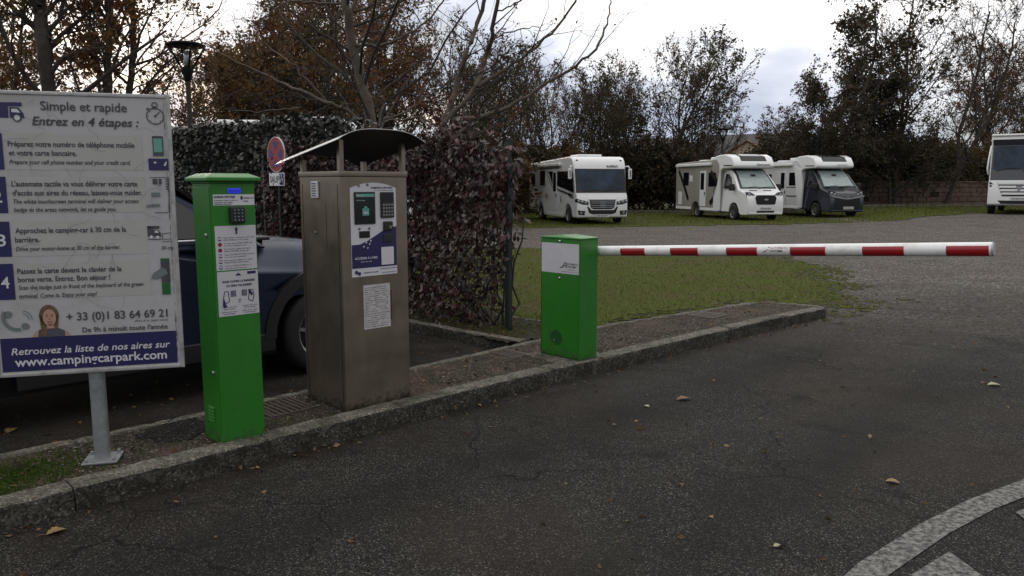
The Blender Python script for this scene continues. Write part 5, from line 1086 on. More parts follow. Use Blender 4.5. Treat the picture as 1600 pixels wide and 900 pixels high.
        for xc in (0, -3.5): wheel(o, xc, k*.93, .345, .215, k, True, 9)
        F = lambda xx, z, k=k: (xx, k*(1.004*(1-.15*sstep(1.25, 2.3, z))*(1-.13*sstep(.3, 1.05, xx))+.004), z)
        g = MB(); flat(g, F, [(-.98, 1.42), (-.98, 2.08), (-.70, 2.08), (-.45, 1.92), (-.10, 1.42)]); g.build('cab_window', M['glass'], o, fix=False)
        g = MB(); g.box(.02, .16, *sorted((k*1.04, k*1.28)), 1.32, 1.62); mi = g.build('side_mirror', M['black_plastic'], o, bevel=.035, seg=3); g = MB(); g.tube([(.05, k*.95, 1.45), (.07, k*1.08, 1.46)], .035, 8); g.build('mirror_arm', M['black_plastic'], mi)
        G = lambda xx, z, k=k: (xx, k*1.1345, z)
        wins = [[(-4.9, 1.55), (-4.9, 2.2), (-4.3, 2.2), (-4.3, 1.55)]] if grey else [[(-4.9, 1.5), (-4.9, 2.1), (-3.9, 2.1), (-3.9, 1.5)]]
        wins.append([(-2.2, 1.5), (-2.2, 2.15), (-1.5, 2.15), (-1.3, 1.5)])
        for q in wins: g = MB(); flat(g, G, q); g.build('side_window', M['glass'], o, fix=False)
        H = lambda xx, z, k=k: (xx, k*1.137, z)
        g = MB()
        if grey:
            P1 = [(-5.45+.9*i/10+.25*math.sin(i/10*1.6), 2.3-1.45*i/10) for i in range(11)]; stroke(g, H, P1, .20)
            P2 = [(-2.0+.75*math.sin(i/12*3.14), 2.2-1.5*i/12) for i in range(13)]; stroke(g, H, P2, .24); ring(g, H, -1.5, 1.3, .12, .16)
        else: stroke(g, H, [(-5.7, .98), (-1.2, .98)], .05); stroke(g, H, [(-5.6, 1.42), (-1.3, 1.42)], .04)
        g.build('side_stripe', M['seal'], o, fix=False)
        g = MB(); flat(g, H, [(-5.45, .6), (-5.45, 1.25), (-5.0, 1.25), (-5.0, .6)]) if grey else flat(g, H, [(-2.9, .65), (-2.9, .9), (-2.4, .9), (-2.4, .65)]); flat(g, H, [(-4.2, 1.75), (-4.2, 2.05), (-3.85, 2.05), (-3.85, 1.75)]) if grey else None
        g.build('service_hatch', M['mh_white'] if grey else M['mh_grey'], o, fix=False)
        g = MB(); g.box(-5.7, -4.0, *sorted((k*1.06, k*1.145)), .36, .50); g.build('side_skirt', M['mh_white'], o, bevel=.02); g = MB(); g.box(-3.0, -1.2, *sorted((k*1.06, k*1.145)), .36, .50); g.build('side_skirt', M['mh_white'], o, bevel=.02)
        if grey: g = MB(); g.prism([(-1.65, .40), (-1.65, 1.0), (-1.35, 1.55), (-1.1, 2.28), (-1.1, .40)], 'y', *sorted((k*1.06, k*1.142))); g.build('cab_shoulder', M['mh_white'], o, bevel=.01)
        else: g = MB(); g.prism([(-1.75, 2.5), (-1.2, 2.3), (-1.0, 1.6), (-1.05, .42), (-1.3, .42), (-1.55, 1.4)], 'y', *sorted((k*1.04, k*1.142))); g.build('cab_shoulder', M['mh_white'], o, bevel=.01)
        g = MB(); stroke(g, lambda xx, z, k=k: (xx, k*(1.11-.11*sstep(-.9, .1, xx))+k*.004, z), [(-2.1, 2.62), (-1.5, 2.50), (-.8, 2.45), (-.2, 2.44)], .05); g.build('cap_stripe', M['seal'], o, fix=False)
    g = MB(); g.box(-3.05, -2.45, -1.15, -1.12, .55, 2.25); d = g.build('door', M['mh_white'] if grey else M['mh_flank'], o, bevel=.02); g = MB(); g.box(-2.95, -2.6, -1.158, -1.148, 1.35, 2.15); g.build('door_window', M['glass'], d); g = MB(); g.box(-2.55, -2.49, -1.17, -1.148, 1.1, 1.25); g.build('handle', M['seal'], d)
    g = MB(); g.box(-5.6, -1.9, -1.26, -1.12, 2.48, 2.62); g.build('awning', M['mh_white'], o, bevel=.03, seg=3)
    for x0, x1, y0, y1, h in ((-3.3, -2.3, -.5, .4, .16), (-4.9, -4.3, -.3, .3, .1)):
        zt = 2.69+.06*(x0+5.7)/4; g = MB(); g.box(x0, x1, y0, y1, zt, zt+h+.03); g.build('roof_hatch', M['mh_white'], o, bevel=.06, seg=3)
    g = MB(); g.box(.98, 1.045, -.27, .27, .50, .61) if style == 'oval' else g.box(1.0, 1.052, -.2, .34, .40, .52); p = g.build('licence_plate', M['plate'], o); k = MB(); text(k, plate, mplane(1.0465 if style == 'oval' else 1.0535), -.22 if style == 'oval' else -.15, .22 if style == 'oval' else .29, .527 if style == 'oval' else .432, .07, 0, 0, .02); k.build('plate_text', M['ink'], p, fix=False)
    g = MB(); g.box(.93, 1.035, -.80, .80, .30, .36); g.build('bumper_lip', paint, o, bevel=.01)
    return o
def liner():
    loc, rz = front_at((22.25, 33.85, gh(22.25, 33.85)), R(-37)); o = thing('motorhome', 'tall white coach style motorhome with slatted nose and shield badge beside the stone wall', 'motorhome', loc, rz, 'motorhomes parked on the far lawn')
    P = [(-6.5, .5), (-6.5, 3.3), (.6, 3.40), (.86, 3.36), (.88, 3.24), (.90, 3.20), (.78, 2.95), (1.0, 1.5), (1.08, 1.42), (1.10, .9), (1.10, .45), (1.0, .38), (.55, .38)]+arch(0, .5, 10, .4)[::-1]+[(-.55, .45), (-4.0, .45)]+arch(-4.6, .5, 10, .4)[::-1]+[(-5.2, .45)]
    m = MB(); m.prism(P, 'y', -1.19, 1.19, fn=lambda v: (v[0], v[1]*(1-.05*sstep(.3, 1.1, v[0])), v[2])); m.build('body', M['mh_white'], o, bevel=.06, seg=3, ang=50)
    m = MB(); m.prism([(.79, 3.22), (.925, 3.20), (.80, 2.95), (1.04, 1.47), (1.02, 1.46), (.78, 2.94)], 'y', -1.09, 1.09); m.build('windscreen_surround', M['mh_dark'], o)
    m = MB(); m.prism([(.815, 2.93), (.828, 2.93), (.985, 1.92), (.972, 1.92)], 'y', -1.03, 1.03); ws = m.build('windscreen', M['glass_blue'], o); g = MB()
    for y0, y1 in ((-.9, -.05), (.05, .9)): g.tube([(1.02, y0, 1.86), (1.0, (y0+y1)/2, 1.98), (1.0, y1, 1.96)], .014, 6)
    g.build('wiper', M['black_plastic'], ws)
    g = MB(); g.prism([(-.80, 1.38), (.80, 1.38), (.60, .78), (-.60, .78)], 'x', .95, 1.106); gr = g.build('grille', M['seal'], o); 
    for i in range(4):
        g = MB(); z = 1.33-i*.145; hw = .78-i*.05; g.box(1.09, 1.135, -hw, hw, z-.05, z+.045); g.build('slat', M['mh_white'], gr, bevel=.012)
    emblem_ring(gr, 1.142, 1.13, .11, 'shield')
    g = MB(); g.prism([(-.75, .60), (.75, .60), (.62, .46), (-.62, .46)], 'x', .95, 1.108); g.build('lower_grille', M['seal'], o)
    for k in (-1, 1):
        g = MB(); g.prism([(k*.92, 1.30), (k*1.10, 1.42), (k*1.12, 1.02), (k*.98, 1.08)], 'x', .8, 1.085); h = g.build('headlight', M['lamp_dark'], o, bevel=.01); g = MB(); g.lathe([(.06, .9), (.055, 1.09)], (0, k*1.04, 1.22), 'x', 14); g.lathe([(.045, .9), (.04, 1.09)], (0, k*1.05, 1.10), 'x', 14); g.build('lens', M['lamp_glass'], h)
        g = MB(); g.prism([(k*.82, .80), (k*1.12, .80), (k*1.12, .60), (k*.95, .58)], 'x', .8, 1.09); g.build('foglight', M['lamp_dark'], o)
        for xc in (0, -4.6): wheel(o, xc, k*1.05, .40, .26, k, True, 8)
        g = MB(); g.tube([(.80, k*1.15, 2.95), (.95, k*1.20, 2.4), (1.02, k*1.22, 1.95), (.98, k*1.18, 1.7)], .035, 8); g.build('pillar_trim', M['mh_white'], o, smooth=True)
        F = lambda x, z, k=k: (x, k*1.194, z); g = MB(); flat(g, F, [(.6, 2.8), (.72, 1.6), (-.8, 1.6), (-.8, 2.8)]); g.build('side_window', M['glass'], o, fix=False)
        g = MB(); flat(g, F, [(-1.6, 1.9), (-1.6, 2.6), (-3.2, 2.6), (-3.2, 1.9)]); g.build('side_window', M['glass'], o, fix=False)
    g = MB(); g.box(.2, .96, -1.16, 1.16, 3.345, 3.43); g.build('roof_visor', M['mh_white'], o, bevel=.03)
    g = MB(); g.box(1.08, 1.118, -.30, .30, .63, .74); p = g.build('licence_plate', M['plate'], o); k = MB(); text(k, 'FR·965·WL', mplane(1.1195), -.24, .24, .655, .075, 0, 0, .02); k.build('plate_text', M['ink'], p, fix=False)
class_a()
hb = half_integrated('motorhome', 'white cabbed motorhome with warm grey flank panels and dark oval grille', 10.93, 34.95, R(13), M['mh_white'], True, 'oval', M['glass_screen'], 'oval', 'Genesis', 'FJ·905·GH')
half_integrated('motorhome', 'white motorhome with dark slate van cab and chrome band across its nose', 15.55, 37.3, R(11), M['mh_dark'], False, 'chevron', M['glass_screen'], 'chevron', 'GIOTTILINE', 'EW·358·LC')
liner()
c = copy_tree(hb); c.location = (-3.2, 17.7, 0.04); c.rotation_euler = (0, 0, R(8)); c['label'] = 'motorhome hidden behind the ivy hedge with only its white roof edge showing'

# ------------------------------------------------------------ stone wall, houses
def stone_wall():
    o = thing('stone_wall', 'low reddish rubble stone wall along the back of the lawn', 'wall', (22, 50.5, gh(22, 50.5))); rng = random.Random(9); m = MB()
    x = -8.5
    for r_ in range(5):
        z = r_*.30-.1; x = -9+rng.random()*.2
        while x < 19:
            w = rng.uniform(.28, .75); d = rng.uniform(-.035, .035); m.box(x+.008, x+w-.008, -.22+d, .22, z+.008, z+.30-rng.uniform(.0, .012)); x += w
    m.build('stonework', M['stone'], o, bevel=.02, seg=1); m = MB(); m.box(-9, 19.2, -.19, .19, -.1, 1.40); m.build('mortar_core', M['soil'], o); m = MB(); x = -9
    while x < 19: w = rng.uniform(.5, .9); m.box(x, x+w-.012, -.26, .26, 1.405, 1.50+rng.uniform(0, .03)); x += w
    m.build('coping', M['stone'], o, bevel=.02, seg=1)
stone_wall()
def house(label, x, y, rz, w, d, eave, ridge, rm, chim):
    o = thing('house', label, 'house', (x, y, 0), rz, None); m = MB(); m.prism([(-w/2, 0), (-w/2, eave), (0, ridge-.1), (w/2, eave), (w/2, 0)], 'y', 0, d); m.build('wall', M['plaster'], o)
    m = MB()
    for k in (-1, 1): q = [(k*(w/2+.4), eave-.28), (0, ridge), (0, ridge+.14), (k*(w/2+.4), eave-.14)]; m.prism(q, 'y', -.35, d+.35)
    rf = m.build('roof', rm, o)
    if chim: m = MB(); m.box(chim-.35, chim+.35, d*.3, d*.3+.6, eave, ridge+.7); m.box(chim-.42, chim+.42, d*.3-.07, d*.3+.67, ridge+.7, ridge+.82); m.build('chimney', M['plaster'], rf)
    for wx in (-w/4, w/4):
        for wz in (1.0, 3.4):
            if wz+1.3 < eave: m = MB(); m.box(wx-.55, wx+.55, -.04, .02, wz, wz+1.25); f = m.build('window', M['sticker_white'], o); g = MB(); g.box(wx-.47, wx+.47, -.05, -.035, wz+.08, wz+1.17); g.build('pane', M['glass'], f)
house('orange gabled house with a pale chimney far beyond the gap in the trees', 25.3, 84, R(-24), 6.4, 11, 4.3, 6.3, M['rooftile'], 1.0)
house('dark roofed house half hidden by trees at the left of the gap', 17.6, 80, R(66), 9, 9, 4.6, 6.3, M['slate'], 0)
house('dark low roofed house at the right of the gap behind the brown bushes', 31.6, 88, R(62), 9, 10, 5.0, 7.3, M['slate'], 0)
# ------------------------------------------------------------ trees
def authored(kind, label, cat, base, limbs, bark, leaf, seed, o, group=None):
    """a tree whose main limbs are given as world points; twigs grow from them. limbs: (points, r0, r1, twig count)"""
    rng = np.random.default_rng(seed); th = thing(kind, label, cat, base, 0, group); b = np.array(base, float); T, C = TB(), TB()
    for i, (P, r0, r1, k) in enumerate(limbs):
        P = np.array([np.array(p, float)-b for p in P])
        # smooth the polyline a little
        for _ in range(2):
            N_ = [P[0]]
            for a, c in zip(P[:-1], P[1:]): N_ += [a*.75+c*.25, a*.25+c*.75]
            P = np.array(N_+[P[-1]])
        P[1:-1] += rng.normal(size=P[1:-1].shape)*.012
        rr = np.linspace(r0, r1, len(P)); T.tube(P, rr, 9 if r0 > .05 else 6)
        L = np.linalg.norm(np.diff(P, axis=0), axis=1).sum()
        if k: fill(rng, C, P, rr, L, 1, o, k, .12)
    T.build('trunk', [bark], th); C.build('crown', [M['twig'], leaf], th); return th
def A(rng, y, *pts): return [at(u, v, y+rng.uniform(-.35, .35)*min(1, i*.4)+i*dy) for i, (u, v, dy) in enumerate([(p[0], p[1], p[2] if len(p) > 2 else 0) for p in pts])]
rg = random.Random(21)
oc = opt(lev=3, n=[0, 8, 5], k=[.4, .42, .5], ang=[50, 50, 45], up=.05, wob=.12, rmin=.0028, leaf=.5, ls=.06, rk=.36)
Y = 12.6; gb = (-2.15, 12.6, 0)
authored('bare_tree', 'pale barked leafless tree with long low limbs rising straight behind the steel machine', 'tree', gb, [
    ([(-2.2, 12.6, -.1), (-2.25, 12.6, 1.4)]+A(rg, Y, (583, 200), (572, 150), (558, 100), (547, 50), (540, 5), (530, -60), (525, -140)), .098, .058, 20),
    (A(rg, Y, (588, 215), (572, 193), (540, 172), (505, 158), (450, 133), (405, 113), (350, 88), (310, 60)), .042, .007, 16),
    (A(rg, Y, (512, 160), (480, 125), (450, 95), (425, 78), (385, 50)), .020, .005, 9),
    (A(rg, Y, (556, 70), (590, 72), (625, 62), (660, 40), (690, 8), (705, -30)), .030, .008, 11),
    (A(rg, Y, (545, 20), (580, 12), (605, -2), (640, -40)), .026, .009, 7),
    (A(rg, Y, (560, 48), (600, 50), (640, 47)), .02, .007, 5),
    (A(rg, Y, (543, 5), (500, 4), (465, 0), (430, 15), (405, 35)), .022, .006, 9),
    (A(rg, Y, (470, 168), (430, 172), (400, 176), (350, 170)), .016, .005, 5),
    (A(rg, Y, (575, 160), (620, 125), (650, 100), (690, 60)), .022, .006, 7)], M['bark_pale'], M['l_rust'], 31, oc)
Y = 11.2; gb = (-1.0, 11.2, 0)
oc2 = opt(lev=3, n=[0, 7, 4], k=[.4, .38, .45], ang=[50, 48, 45], up=.07, wob=.11, rmin=.0026, leaf=.4, ls=.06, rk=.36)
authored('bare_tree', 'leafless tree whose thin limbs fan out above the purple creeper', 'tree', gb, [
    ([(-1.0, 11.2, -.1), (-1.02, 11.2, 1.2)]+A(rg, Y, (688, 205), (692, 190)), .075, .06, 0),
    (A(rg, Y, (690, 195), (706, 165), (718, 120), (728, 85), (745, 40), (758, 0), (768, -60)), .052, .022, 10),
    (A(rg, Y, (690, 196), (715, 170), (745, 135), (758, 95), (770, 50), (778, 0), (782, -70)), .05, .02, 10),
    (A(rg, Y, (745, 135), (775, 118), (820, 88), (868, 48), (903, -5), (915, -50)), .032, .010, 9),
    (A(rg, Y, (696, 187), (745, 184), (800, 166), (865, 125), (920, 88), (942, 60), (953, 25), (954, -10)), .036, .007, 8),
    (A(rg, Y, (690, 198), (655, 184), (625, 186), (600, 190)), .02, .008, 4),
    (A(rg, Y, (600, 187), (640, 172), (675, 145), (705, 125), (722, 110)), .02, .007, 6),
    (A(rg, Y, (770, 60), (800, 50), (830, 42), (850, 46)), .013, .004, 4),
    (A(rg, Y, (775, 20), (800, 8), (830, -8), (850, -20)), .013, .005, 4)], M['bark_pale'], M['l_rust'], 32, oc2)
# left-hand trees in rusty leaf
ol = opt(lev=3, n=[0, 8, 6], k=[.4, .46, .5], ang=[50, 48, 45], up=.04, wob=.10, rmin=.006, leaf=5.5, ls=.105, lj=.06, rk=.5)
Y = 16.5
authored('leafy_tree', 'thick trunked tree in brown leaf with a forking limb at the far left', 'tree', (-9.85, 16.5, 0), [
    ([(-9.8, 16.5, -.1), (-9.85, 16.5, 2)]+A(rg, Y, (76, 150), (72, 110), (66, 60), (62, 5), (60, -60), (55, -140)), .155, .10, 15),
    (A(rg, Y, (66, 52), (50, 40), (32, 22), (15, 8), (-10, -15)), .085, .035, 8), (A(rg, Y, (72, 125), (85, 105), (103, 86), (125, 80), (150, 74), (170, 78)), .06, .018, 10),
    (A(rg, Y, (64, 30), (85, 5), (110, -30), (125, -70)), .05, .02, 8), (A(rg, Y, (62, 10), (40, -20), (20, -60)), .05, .02, 8)], M['bark'], M['l_rust2'], 33, ol)
Y = 17.5
authored('leafy_tree', 'slender tree in thick rust leaf rising behind the board between two other trunks', 'tree', (-9.3, 17.5, 0), [
    ([(-9.25, 17.5, -.1), (-9.25, 17.5, 2)]+A(rg, Y, (170, 145), (169, 100), (170, 50), (172, 0), (175, -80)), .10, .06, 18), (A(rg, Y, (170, 118), (150, 105), (130, 95), (108, 90)), .022, .008, 7), (A(rg, Y, (168, 108), (150, 85), (140, 62)), .022, .008, 7), (A(rg, Y, (169, 75), (190, 50), (196, 10)), .03, .012, 8), (A(rg, Y, (170, 60), (150, 30), (135, -10)), .03, .012, 9)], M['bark'], M['l_rust'], 34, dict(ol, leaf=8))
Y = 18
authored('leafy_tree', 'slim tree with thin leaf whose bare twigs reach out left of the street lamp', 'tree', (-8.95, 18, 0), [
    ([(-8.9, 18, -.1), (-8.95, 18, 2)]+A(rg, Y, (203, 148), (206, 100), (209, 50), (208, 0), (212, -80)), .085, .055, 15), (A(rg, Y, (208, 105), (235, 70), (265, 30), (275, 18)), .026, .006, 8), (A(rg, Y, (206, 120), (236, 95), (262, 74), (280, 45), (290, 22)), .022, .005, 6), (A(rg, Y, (210, 30), (230, 15), (262, 0)), .025, .007, 7), (A(rg, Y, (204, 142), (232, 128), (255, 108), (275, 92)), .022, .006, 6), (A(rg, Y, (225, 146), (250, 120), (290, 95)), .03, .007, 6)], M['bark'], M['l_rust2'], 35, dict(ol, leaf=2.2))
# generic kinds
K = {}
K['rustA'] = tree_meshes(41, 9, .16, opt(lev=3, n=[18, 9, 6], k=[.5, .5, .5], leaf=9, ls=.14, f0=.16, lj=.1), M['bark'], M['l_rust'])
K['rustB'] = tree_meshes(42, 8, .12, opt(lev=3, n=[16, 8, 6], k=[.55, .5, .5], leaf=9, ls=.14, f0=.12, lj=.1), M['bark'], M['l_rust2'], stems=2)
K['bareA'] = tree_meshes(43, 9, .11, opt(lev=3, n=[15, 9, 7], k=[.48, .5, .5], ang=[38, 40, 42], leaf=2.6, ls=.16, f0=.22, up=.10, rmin=.011), M['bark'], M['l_rust2'])
K['bareB'] = tree_meshes(44, 8.5, .09, opt(lev=3, n=[12, 8, 6], k=[.5, .5, .5], ang=[34, 40, 42], leaf=1.2, ls=.14, f0=.15, up=.12, rmin=.011), M['bark'], M['l_rust'], stems=3)
K['oliveA'] = tree_meshes(45, 8.5, .12, opt(lev=3, n=[16, 9, 6], k=[.55, .5, .5], ang=[42, 42, 42], leaf=3.8, ls=.16, f0=.15, up=.08, rmin=.010, lj=.1), M['bark'], M['l_olive'], stems=2)
K['dark'] = tree_meshes(46, 8, .14, opt(lev=3, n=[26, 9, 6], k=[.52, .5, .5], ang=[62, 48, 42], leaf=9, ls=.17, f0=.04, up=.03, lj=.12), M['bark'], M['l_dark'])
K['sparse'] = tree_meshes(47, 13, .16, opt(lev=3, n=[11, 7, 5], k=[.40, .48, .5], ang=[40, 42, 45], leaf=7, ls=.26, f0=.40, up=.05, lj=.12, wob=.12, rmin=.012), M['bark'], M['l_dark'], lean=(-.05, 0))
K['tall'] = tree_meshes(48, 14, .15, opt(lev=3, n=[17, 8, 6], k=[.42, .48, .5], ang=[42, 42, 42], leaf=1.6, ls=.16, f0=.25, up=.08, rmin=.012), M['bark'], M['l_rust2'])
K['tallB'] = tree_meshes(49, 14, .16, opt(lev=3, n=[13, 8, 6], k=[.42, .48, .5], ang=[40, 42, 42], leaf=1.2, ls=.16, f0=.25, up=.08, rmin=.012, wob=.13), M['bark'], M['l_rust2'], stems=2)
def shrub_meshes(seed, H, o, leaf, stems): return tree_meshes(seed, H, .035, o, M['bark'], leaf, stems=stems)
so_ = dict(lev=2, n=[12, 7], k=[.5, .5], ang=[50, 45], f0=.08, up=.05, rmin=.009, lj=.12)
K['bushD'] = shrub_meshes(51, 3.4, opt(**so_, leaf=18, ls=.16), M['l_dark'], 9)
K['bushO'] = shrub_meshes(52, 3.2, opt(**so_, leaf=22, ls=.16), M['l_olive'], 9)
K['bushR'] = shrub_meshes(53, 3.2, opt(**so_, leaf=20, ls=.16), M['l_rust2'], 8)
kk = 1211.
def X(u, y): return (u-800)*y/kk
RT = 'trees beyond the hedge and lawn'
trees = [  # kind, u, distance, scale, rotation, label
 ('rustA', 300, 27, .42, 1.0, 'short rusty tree just right of the near street lamp'), ('rustB', 372, 26, .74, 2.2, 'rusty bushy tree between the near street lamp and the pale bare tree'),
 ('rustA', 425, 29, .88, 3.0, 'tall rust leaved tree behind the left limbs of the pale bare tree'), ('rustB', 480, 27, .92, .4, 'brown leaved tree left of the pale bare trunk'),
 ('oliveA', 528, 31, .98, 4.1, 'dull green tree directly left of the pale bare trunk'), ('rustA', 610, 33, .92, 5.0, 'wide rusty tree right of the pale bare trunk'), ('oliveA', 668, 36, .86, 2.7, 'dull green tree behind the fan shaped bare limbs'), ('rustB', 388, 34, .95, 3.6, 'brown tree deep behind the ivy hedge'),
 ('bareA', 715, 38, .86, .2, 'twiggy tree behind the right end of the fan shaped limbs'), ('bareB', 760, 42, .92, 1.4, 'cluster of thin bare stems above the end of the creeper'), ('bareA', 805, 45, .86, 2.6, 'twiggy tree above the rear of the flat nosed motorhome'),
 ('bareB', 850, 49, .98, 3.3, 'bare many stemmed tree above the flat nosed motorhome'), ('bareB', 893, 52, .95, 5.1, 'thin bare tree with upright shoots left of the round olive tree'),
 ('oliveA', 955, 50, .93, .9, 'olive tinted tree right of the flat nosed motorhome'), ('oliveA', 1020, 51, 1.12, 2.0, 'largest round olive tree between the two left motorhomes'), ('bareA', 1062, 50, .98, 4.0, 'twiggy tree left of the grey flanked motorhome'), ('bareB', 1088, 52, .68, 5.6, 'small bare tree at the left edge of the sky gap'),
 ('bareA', 1212, 60, .62, 1.9, 'small pale twiggy tree at the right edge of the sky gap'), ('dark', 1262, 47, .84, .7, 'dark bushy tree behind the slate cabbed motorhome'), ('sparse', 1258, 46, .98, 2.0, 'tall leaning tree with large dark leaves above the slate cabbed motorhome'), ('dark', 1330, 49, 1.0, 2.4, 'broad dark tree right of the slate cabbed motorhome'), ('dark', 1392, 48, .88, 4.4, 'dark tree behind the left part of the stone wall'),
 ('tall', 1398, 50, .98, 1.1, 'tall straight thin trunked tree above the dark trees'), ('tallB', 1475, 47, .86, 3.9, 'tall bare forked tree above the stone wall'), ('tall', 1530, 58, .80, 2.2, 'thin bare tree behind the rusty trees at the right'),
 ('rustA', 1555, 60, 1.12, .3, 'rusty tree left of the tall coach style motorhome'), ('rustB', 1612, 57, 1.12, 1.3, 'rusty tree above the tall coach style motorhome'), ('bareA', 1590, 52, 1.0, 2.9, 'twiggy tree beside the tall coach style motorhome'), ('rustA', 1690, 60, 1.1, 4.2, 'rusty tree beyond the right edge'),
 ('rustA', 5, 24, .55, 3.1, 'low rusty tree at the left edge behind the board'), ('rustB', -40, 22, .85, 1.0, 'brown tree beyond the left edge'), ('bareA', 130, 40, .62, 2.0, 'far twiggy tree seen low between the left trunks')]
for k, u, y, sc, rz, lab in trees: plant(dict(rustA='leafy_tree', rustB='leafy_tree', oliveA='leafy_tree', dark='leafy_tree', sparse='leafy_tree').get(k, 'bare_tree'), K[k], lab, 'tree', X(u, y), y, sc, rz, RT)
shr = [('bushD', 700, 30, 1.0), ('bushR', 740, 36, 1.1), ('bushD', 790, 44, 1.25), ('bushR', 835, 48, 1.3), ('bushO', 880, 49, 1.2), ('bushR', 925, 50, 1.15), ('bushO', 968, 50, 1.1), ('bushD', 1005, 49, 1.2), ('bushD', 1048, 48, 1.15), ('bushR', 1085, 52, 1.0), ('bushD', 1120, 55, .95), ('bushO', 1158, 58, .85), ('bushR', 1195, 55, 1.05), ('bushD', 1235, 52, 1.3), ('bushD', 1290, 53, 1.3), ('bushD', 1345, 54, 1.3), ('bushD', 1400, 55, 1.35), ('bushO', 1440, 54, 1.35), ('bushR', 1480, 55, 1.25), ('bushR', 1520, 56, 1.25), ('bushR', 1560, 57, 1.3), ('bushD', 1610, 55, 1.3), ('bushR', 640, 40, 1.2), ('bushR', 585, 42, 1.2), ('bushO', 530, 40, 1.2), ('bushR', 470, 38, 1.2), ('bushR', 410, 36, 1.2), ('bushR', 350, 34, 1.2), ('bushO', 290, 36, 1.1), ('bushR', 220, 38, 1.1), ('bushR', 150, 36, 1.1), ('bushR', 90, 34, 1.1), ('bushR', 30, 34, 1.2)]
where = {790: 'left of the flat nosed motorhome', 835: 'behind the rear of the flat nosed motorhome', 880: 'behind the roof of the flat nosed motorhome', 925: 'behind the nose of the flat nosed motorhome', 968: 'just right of the flat nosed motorhome', 1005: 'midway between the two left motorhomes', 1048: 'touching the rear of the grey flanked motorhome', 1085: 'behind the thin grey pole', 1120: 'beneath the small distant lamp', 1158: 'in front of the far orange gabled house', 1195: 'over the joint of the two half cabbed motorhomes', 1235: 'behind the roof of the slate cabbed motorhome', 1290: 'right behind the slate cabbed motorhome', 1345: 'above the left end of the stone wall', 1400: 'above the stone wall beneath the tall thin trunk', 1440: 'above the middle of the stone wall', 1480: 'above the stone wall beneath the forked tree', 1520: 'above the stone wall beside the coach style motorhome', 1560: 'behind the left side of the coach style motorhome', 1610: 'behind the coach style motorhome'}
adj = {'bushD': 'dark evergreen bush', 'bushO': 'dull olive bush', 'bushR': 'brown leaved bush'}
for i, (k, u, y, sc) in enumerate(shr):
    rz = i*1.7; w = where.get(u); lab = f'{adj[k]} {w}' if w else 'brown or olive bush in the dim background beyond the tall hedge'
    plant('bush', K[k], lab, 'bush', X(u, y), y, (sc*1.15, sc*1.15, sc), rz, 'bushes in the background' if w else 'bushes beyond the tall hedge')
# far wood that closes the view low down
def wood():
    rng = np.random.default_rng(61); C = TB(); n = 26000; x = rng.uniform(-75, 95, n); y = 92+rng.random(n)*14; top = 4.6+1.3*np.sin(x*.21)+.9*np.sin(x*.53+1)+.5*np.sin(x*1.3)
    gap = (x > 20) & (x < 36); top = np.where(gap, 2.6, top); z = rng.random(n)**.8*top
    C.leaves(rng, np.stack([x, y, z], 1), rng.normal(size=(n, 3)), .75, 0, .7, .1); o = C.build('distant_wood', [M['l_rust2']]); tag(o, 'distant brown wood seen as one mass behind everything', 'wood', None, 'stuff')
wood()

# ------------------------------------------------------------ grass, moss, fallen leaves
def blades():
    rng = np.random.default_rng(71); C = TB(); P = []; r2 = random.Random(7)
    while len(P) < 34000:
        x, y = r2.uniform(-5, 7.2), r2.uniform(8, 19.4)
        if r2.random() > min(1, (11/y)**1.5): continue
        if x < -1.8 and y > 9 and (x+y)*Q < 5.9: continue
        if g_in(x, y) or (x > 1 and sdist(GP, x, y) > -1.3 and r2.random() < .10): P.append((x, y, .004))
    P = np.array(P); D = rng.normal(size=P.shape)*.45+np.array([0, 0, .8]); C.leaves(rng, P, D, .036, 0, .16, .02)
    # rough grass along the foot of fence and kerbs, and on the far lawn
    n = 2600; s = 6.1+np.abs(rng.normal(size=n))*.15; t = 5.0+rng.random(n)*4; P = np.stack([(s-t)*Q, (s+t)*Q, np.zeros(n)], 1); C.leaves(rng, P, rng.normal(size=P.shape)*.4+np.array([0, 0, .9]), .06, 0, .14, .02)
    n = 1400; s = 5.1+rng.random(n)*.85; t = 5.0+rng.random(n)*3; P = np.stack([(s-t)*Q, (s+t)*Q, np.full(n, .09)], 1); C.leaves(rng, P, rng.normal(size=P.shape)*.5+np.array([0, 0, .8]), .05, 0, .16, .02)
    Pf = []
    while len(Pf) < 16000:
        x, y = r2.uniform(-2, 32), r2.uniform(28, 50)
        if f_in(x, y): Pf.append((x, y, gh(x, y)+.01))
    P = np.array(Pf); C.leaves(rng, P, rng.normal(size=P.shape)*.4+np.array([0, 0, .8]), .09, 0, .25, .02)
    tag(C.build('grass', [M['grass']]), 'short patchy autumn grass beside the gravel and under the motorhomes', 'grass', None, 'stuff')
blades()
def moss():
    rng = np.random.default_rng(72); C = TB(); n = 9000; s = rng.normal(.68, .28, n); t = rng.normal(4.36, .16, n); k = (t > 4.12) & (t < 4.68); n2 = 1800
    s2 = rng.uniform(-.5, 8.6, n2); t2 = np.where(rng.random(n2) < .5, rng.normal(4.70, .05, n2), 4.12+np.abs(rng.normal(0, .03, n2))); cl = np.sin(s2*5.1)+np.sin(s2*2.3+1); k2 = (cl > .25) & (s2 < 7.6)
    s = np.concatenate([s[k], s2[k2]]); t = np.concatenate([t[k], t2[k2]]); P = np.stack([(s-t)*Q, (s+t)*Q, np.full(len(s), .103)], 1)
    C.leaves(rng, P, rng.normal(size=P.shape)*.6+np.array([0, 0, .6]), .016, 0, .4, .05); tag(C.build('moss', [M['moss']]), 'green moss tufts growing on the dirty island surface', 'moss', None, 'stuff')
moss()
